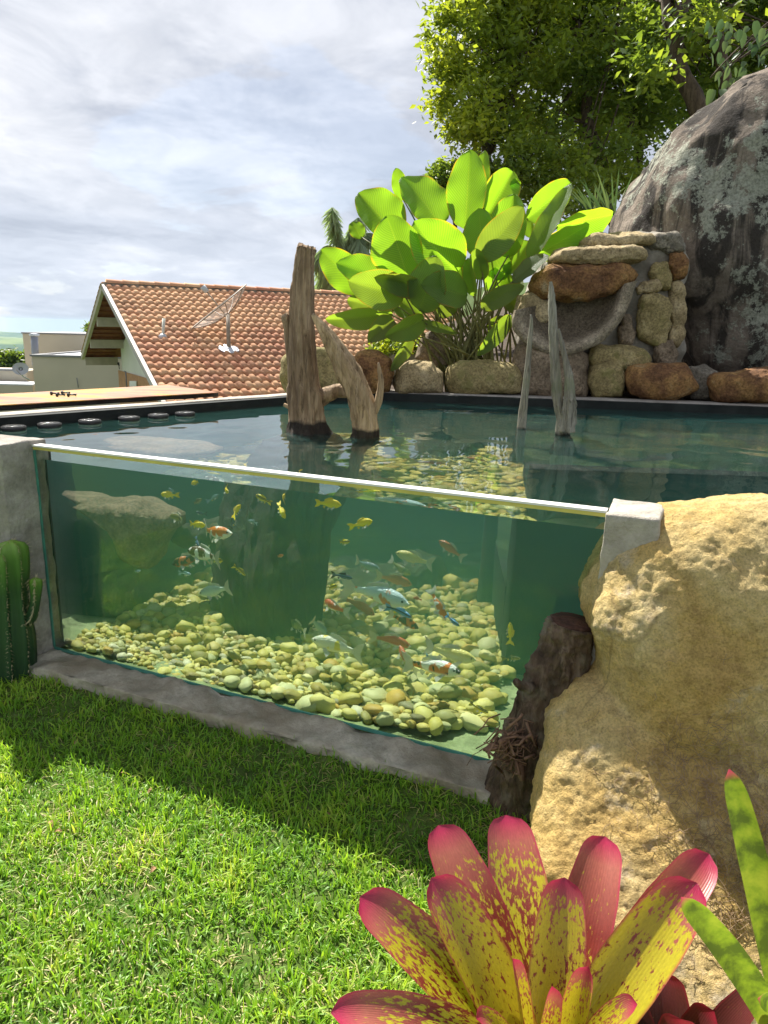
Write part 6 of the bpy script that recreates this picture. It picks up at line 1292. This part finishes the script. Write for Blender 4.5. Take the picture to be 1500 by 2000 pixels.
FISH = [
 ('yellow cichlid swimming left just above the sloping brown rock', 'cichlid', 327, 968, 31, 180, .42, 'yellow', 10, 0), ('dull yellow cichlid highest of the group above the sloping rock', 'cichlid', 380, 943, 22, 200, .55, 'yellow', 10, .5),
 ('yellow cichlid seen at an angle under the rim, left of the stump', 'cichlid', 437, 957, 26, -15, .45, 'yellow', -45, 0), ('yellow cichlid with black stripes under the rim in front of the stump', 'cichlid', 511, 976, 30, 155, .38, 'yellow_b', 10, -.5),
 ('small yellow cichlid seen from behind above its curled neighbour', 'cichlid', 550, 974, 22, 80, .45, 'yellow', 50, 0), ('curled yellow cichlid diving in front of the stump', 'cichlid', 547, 999, 28, -60, .38, 'yellow', 20, 1.5),
 ('yellow cichlid turning upwards above the orange-backed koi', 'cichlid', 459, 998, 26, 55, .42, 'yellow', 20, -1.5), ('plump yellow cichlid facing right near the middle of the glass', 'cichlid', 640, 984, 44, -3, .30, 'yellow', 0, 0),
 ('yellow cichlid tilted upwards, farthest along the glass from the brown rock', 'cichlid', 706, 1023, 40, 20, .30, 'yellow', 0, 0), ('yellow cichlid right above the orange-backed koi tail', 'cichlid', 381, 1026, 34, 3, .36, 'yellow', 0, 0),
 ('small black and yellow striped cichlid below the tilted yellow one', 'cichlid', 669, 1060, 24, 15, .40, 'yellow_b', 10, 0), ('black and yellow cichlid curving just above the red-headed koi', 'cichlid', 647, 1148, 23, 30, .36, 'yellow_b', 0, .8),
 ('thin olive striped cichlid heading down in front of the stump', 'slim', 466, 1114, 28, -42, .42, 'yellow_b', 0, 0), ('yellow striped cichlid under the black and white koi', 'cichlid', 421, 1097, 26, 15, .44, 'yellow_b', 0, 0),
 ('tiny orange fish in front of the stump', 'cichlid', 545, 1087, 14, 25, .55, 'orange', 0, 0), ('slim yellow fish standing upright before the dark shelf wall', 'slim', 996, 1238, 38, 95, .62, 'yellow', 10, .3),
 ('faint yellow fish low beside the shelf wall', 'slim', 998, 1286, 30, 5, .75, 'olive', 0, 0), ('black striped yellow cichlid resting at the end of the pebbles', 'slim', 934, 1386, 34, -18, .32, 'yellow_b', 0, 0),
 ('white koi with an orange back swimming right', 'koi', 412, 1041, 82, 6, .45, 'kohaku', 0, 0), ('white koi with dark brown bars swimming left', 'koi', 402, 1084, 86, 181, .38, 'showa', 5, .4), ('black and orange koi partly hidden behind the barred koi', 'koi', 366, 1095, 68, 200, .62, 'black', 10, 0),
 ('plain silver koi heading down left over the pebbles', 'koi', 420, 1154, 72, 200, .35, 'silver', 0, .3), ('olive koi with dark bars below the brown rock edge', 'koi', 350, 1012, 48, 180, .62, 'olive', 0, 0),
 ('largest pale blue-white koi in the middle of the group', 'koi', 735, 1160, 116, -8, .55, 'pale', 0, 0), ('red-headed white koi facing left', 'koi', 650, 1187, 60, 172, .45, 'red', 35, -.5), ('orange and white koi diving right', 'koi', 853, 1182, 58, -58, .55, 'kohaku', 15, .4),
 ('white koi with lemon bars swimming left over the pebbles', 'koi', 660, 1263, 100, 178, .40, 'lemon', 0, .3), ('dark koi with yellow nose behind the bright blue fish', 'koi', 786, 1212, 58, -25, .70, 'black', 0, 0), ('white and red koi behind the cream koi', 'koi', 762, 1250, 70, -12, .75, 'red', 10, 0),
 ('cream koi swimming right low over the pebbles', 'koi', 876, 1278, 90, -5, .50, 'cream', 0, .2), ('white koi with an orange patch and black marks low on the right of the group', 'koi', 842, 1303, 104, 4, .36, 'tri', 0, -.2), ('small white and red koi turning away under the group', 'koi', 790, 1290, 56, 130, .55, 'red', 35, 0),
 ('hazy orange koi far back in the water', 'koi', 768, 1131, 64, -15, 1.5, 'orange', 0, 0), ('hazy pale koi farthest back', 'koi', 712, 1105, 54, -5, 1.7, 'grey', 0, 0), ('hazy greenish koi far back beside the pale one', 'koi', 778, 1110, 46, -25, 1.6, 'dull', 0, 0), ('dull orange koi behind the red-headed koi', 'koi', 700, 1182, 66, -20, 1.1, 'orange', 0, 0),
 ('blue-grey koi turning behind the lemon-barred koi', 'koi', 618, 1222, 52, -50, .70, 'grey', 30, 0), ('mottled olive koi behind the stump foot', 'koi', 582, 1224, 54, 172, .75, 'dull', 0, 0), ('little orange fish between the largest koi and the diving one', 'cichlid', 815, 1170, 16, 180, .9, 'orange', 0, 0),
 ('dark blue striped fish above the largest koi', 'slim', 667, 1126, 36, -6, .36, 'dblue', 0, 0), ('bright blue fish below the head of the largest koi', 'slim', 781, 1195, 44, -18, .32, 'blue', 0, 0), ('blue fish below the diving orange koi', 'slim', 882, 1214, 30, -28, .45, 'blue', 0, 0), ('small blue fish above the three-coloured koi', 'slim', 843, 1288, 23, -5, .42, 'blue', 0, 0),
 ('pale blue fish below the black and orange koi', 'slim', 360, 1121, 23, 0, .40, 'lblue', 0, 0), ('tiny pale blue fish alone near the foot of the brown rock', 'slim', 265, 1117, 15, 15, .40, 'lblue', 0, .6), ('dark striped fish pointing up behind the koi head', 'slim', 453, 1021, 28, 62, .48, 'dblue', 20, 0), ('dark blue fish crossing over the barred koi', 'slim', 383, 1062, 26, -50, .40, 'dblue', 0, 0),
 ('hazy dark fish under the rim left of the stump', 'slim', 390, 1003, 20, 175, 1.0, 'dblue', 0, 0), ('hazy blue fish slanting upwards left of the stump', 'slim', 416, 973, 24, 35, 1.0, 'grey', 0, 0), ('faint yellow fish behind the group left of the stump', 'cichlid', 383, 980, 20, 30, 0.95, 'olive', 0, 0), ('faint pale fish in front of the stump', 'slim', 494, 1020, 22, 175, .62, 'grey', 10, 0),
 ('grey fish near the tail of the yellow cichlid by the rock', 'slim', 335, 960, 18, 150, .7, 'grey', 0, 0)]
for i, q in enumerate(FISH): fish(q[0], q[1], q[2], q[3], q[4], q[5], q[6], q[7], q[8] + (i * 7 % 5 - 2) * 6, q[9] or (-0.8, 0.6, 0.9, -0.5)[i % 4])
for (lab, u, v, z, L, ang, mat) in [('pale koi seen through the water surface near the spire', 868, 902, 0.45, 0.17, 170, 'cream'), ('orange koi seen through the water surface near the spire', 936, 898, 0.5, 0.13, 150, 'orange'), ('small yellow fish under the surface beside the spire', 1062, 932, 0.6, 0.06, 20, 'orange')]:
    p = under_top(u, v, z); fish(lab, 'koi', 0, 0, L, ang, 0, mat, 0, 0, p, 1.0)
# ================================================================== grass, litter
def build_grass():
    g = np.random.default_rng(5); n = 230000; x = g.uniform(-3.2, 2.4, n); y = g.uniform(0.35, 3.2, n)
    keep = (TN @ (np.stack([x, y]) - TL[:, None]) > 0.165) | (x < -1.75); k2 = g.random(n) < np.clip(1.35 - 0.22 * y, 0.5, 1); keep &= k2
    dens = np.array([fbm((a * 5, b * 5, 0.7), 3) for a, b in zip(x[keep], y[keep])]); x, y = x[keep], y[keep]; kk = g.random(len(x)) < np.clip(0.95 + dens * 0.7, 0.55, 1); x, y, dens = x[kk], y[kk], dens[kk]; n = len(x)
    z = np.array([lawn_z(a, b) for a, b in zip(x, y)]); an = g.uniform(0, 6.283, n); ln = g.uniform(0.022, 0.058, n) * (1 + 0.35 * dens); w = g.uniform(0.0014, 0.0032, n); tilt = g.uniform(0.1, 1.15, n)
    dry = np.array([fbm((a * 1.7 + 9, b * 1.7, 3.1), 3) for a, b in zip(x, y)]); straw = g.random(n) < np.clip(0.10 + 0.22 * dry, 0.03, 0.3); tilt = np.where(straw, g.uniform(1.1, 1.5, n), tilt); ln = np.where(straw, ln * 1.3, ln); w = np.where(straw, w * 0.6, w)
    d = np.stack([np.cos(an), np.sin(an), np.zeros(n)], 1); tw = an + g.uniform(-0.9, 0.9, n); s = np.stack([-np.sin(tw), np.cos(tw), np.zeros(n)], 1) * w[:, None]; P = np.stack([x, y, z - 0.004], 1); V = []
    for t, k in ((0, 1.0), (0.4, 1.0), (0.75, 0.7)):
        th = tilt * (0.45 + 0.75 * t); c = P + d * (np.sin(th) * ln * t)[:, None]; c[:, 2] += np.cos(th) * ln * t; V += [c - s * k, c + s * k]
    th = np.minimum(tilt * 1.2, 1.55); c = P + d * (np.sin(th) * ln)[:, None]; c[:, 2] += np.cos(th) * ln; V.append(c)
    V = np.stack(V, 1).reshape(-1, 3); i = np.arange(n)[:, None] * 7
    F = np.concatenate([i + np.array([q]) for q in ([0, 1, 3], [0, 3, 2], [2, 3, 5], [2, 5, 4], [4, 5, 6])], 1).reshape(-1, 3)
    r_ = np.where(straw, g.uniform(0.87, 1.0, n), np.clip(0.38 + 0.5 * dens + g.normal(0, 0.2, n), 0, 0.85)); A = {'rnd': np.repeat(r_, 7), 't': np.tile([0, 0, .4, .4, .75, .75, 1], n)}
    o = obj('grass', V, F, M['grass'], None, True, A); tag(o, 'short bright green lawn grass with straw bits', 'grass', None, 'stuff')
build_grass()
def build_needles():
    r = random.Random(6); mb = MB()
    for k in range(900):
        u, v = (r.gauss(1440, 60), r.gauss(1640, 110)) if k % 3 else (r.gauss(1400, 90), r.gauss(1500, 60))
        d = ray(u, v); h = fb_bvh.ray_cast(Vector(CAM), Vector(d).normalized())
        if h[0] is None: continue
        p, nn = np.array(h[0]), np.array(h[1]); t = np.cross(nn, np.array([r.gauss(0, 1), r.gauss(0, 1), r.gauss(0, 1)])); t /= np.linalg.norm(t); L = r.uniform(0.02, 0.055); c = np.cross(nn, t) * r.uniform(-.012, .012)
        mb.tube([p + nn * 0.003 - t * L / 2, p + nn * r.uniform(0.005, 0.014) + c, p + nn * 0.004 + t * L / 2], 0.0008, 3, False)
    tag(mb.obj('dry_needles', M['needle'], None, True), 'litter of dry brown needles on the yellow boulder', 'needles', None, 'stuff')
build_needles()
def litter_leaf(u, v, L, lab, y=None, ang=0.0):
    p = PZ(u, v, 0.035); d = np.array([math.cos(ang), math.sin(ang), 0.1]) * L; V, F, A = strap(bez(p - d / 2, p + np.array([0, 0, 0.012]), p + d / 2, 9), L * 0.5, 0.25, 0.2, 4, lambda t: math.sin(math.pi * (0.04 + 0.92 * t)) ** 0.8)
    tag(obj('fallen_leaf', V, F, M['dry_leaf'], None, True, A), lab, 'leaf', 'dry leaves on the lawn')
litter_leaf(66, 1368, 0.075, 'curled dry brown leaf on the soil beside the cactus', None, 0.5)
for i, (u, v) in enumerate([(240, 1512), (295, 1545), (100, 1610), (115, 1625), (300, 1700), (230, 1695), (430, 1635), (150, 1450), (640, 1595), (690, 1560), (520, 1480), (740, 1575)]): litter_leaf(u, v, 0.022 + 0.004 * (i % 3), 'small dry brown leaf bit lying in the lawn grass', None, i * 1.1)
soil_r = MB(); r = random.Random(2)
for k in range(420):
    p = PZ(r.uniform(-60, 150), r.uniform(1318, 1395), 0.02); a = r.uniform(0, 6.28); L = r.uniform(0.015, 0.05); d = np.array([math.cos(a), math.sin(a), r.uniform(-.3, .3)]) * L
    soil_r.tube([p - d / 2, p + np.array([0, 0, r.uniform(.003, .012)]), p + d / 2], 0.0011, 3, False)
tag(soil_r.obj('dry_grass_litter', M['needle'], None, True), 'dry stalks littering the soil around the cactus', 'litter', None, 'stuff')
# ================================================================== haze in the valley air
def build_haze():
    g = G('haze_air'); g.N.remove(g.b); v = g.N.new('ShaderNodeVolumePrincipled'); v.inputs['Color'].default_value = (0.62, 0.80, 1.0, 1); v.inputs['Density'].default_value = 7e-5
    g.K.new(v.outputs[0], g.out.inputs['Volume'])
    o = MB().box((-9600, -900, -215), (9600, 9700, 14.0)).obj('haze', g.m); tag(o, 'pale blue haze in the air over the valley', 'haze', None, 'stuff')
build_haze()
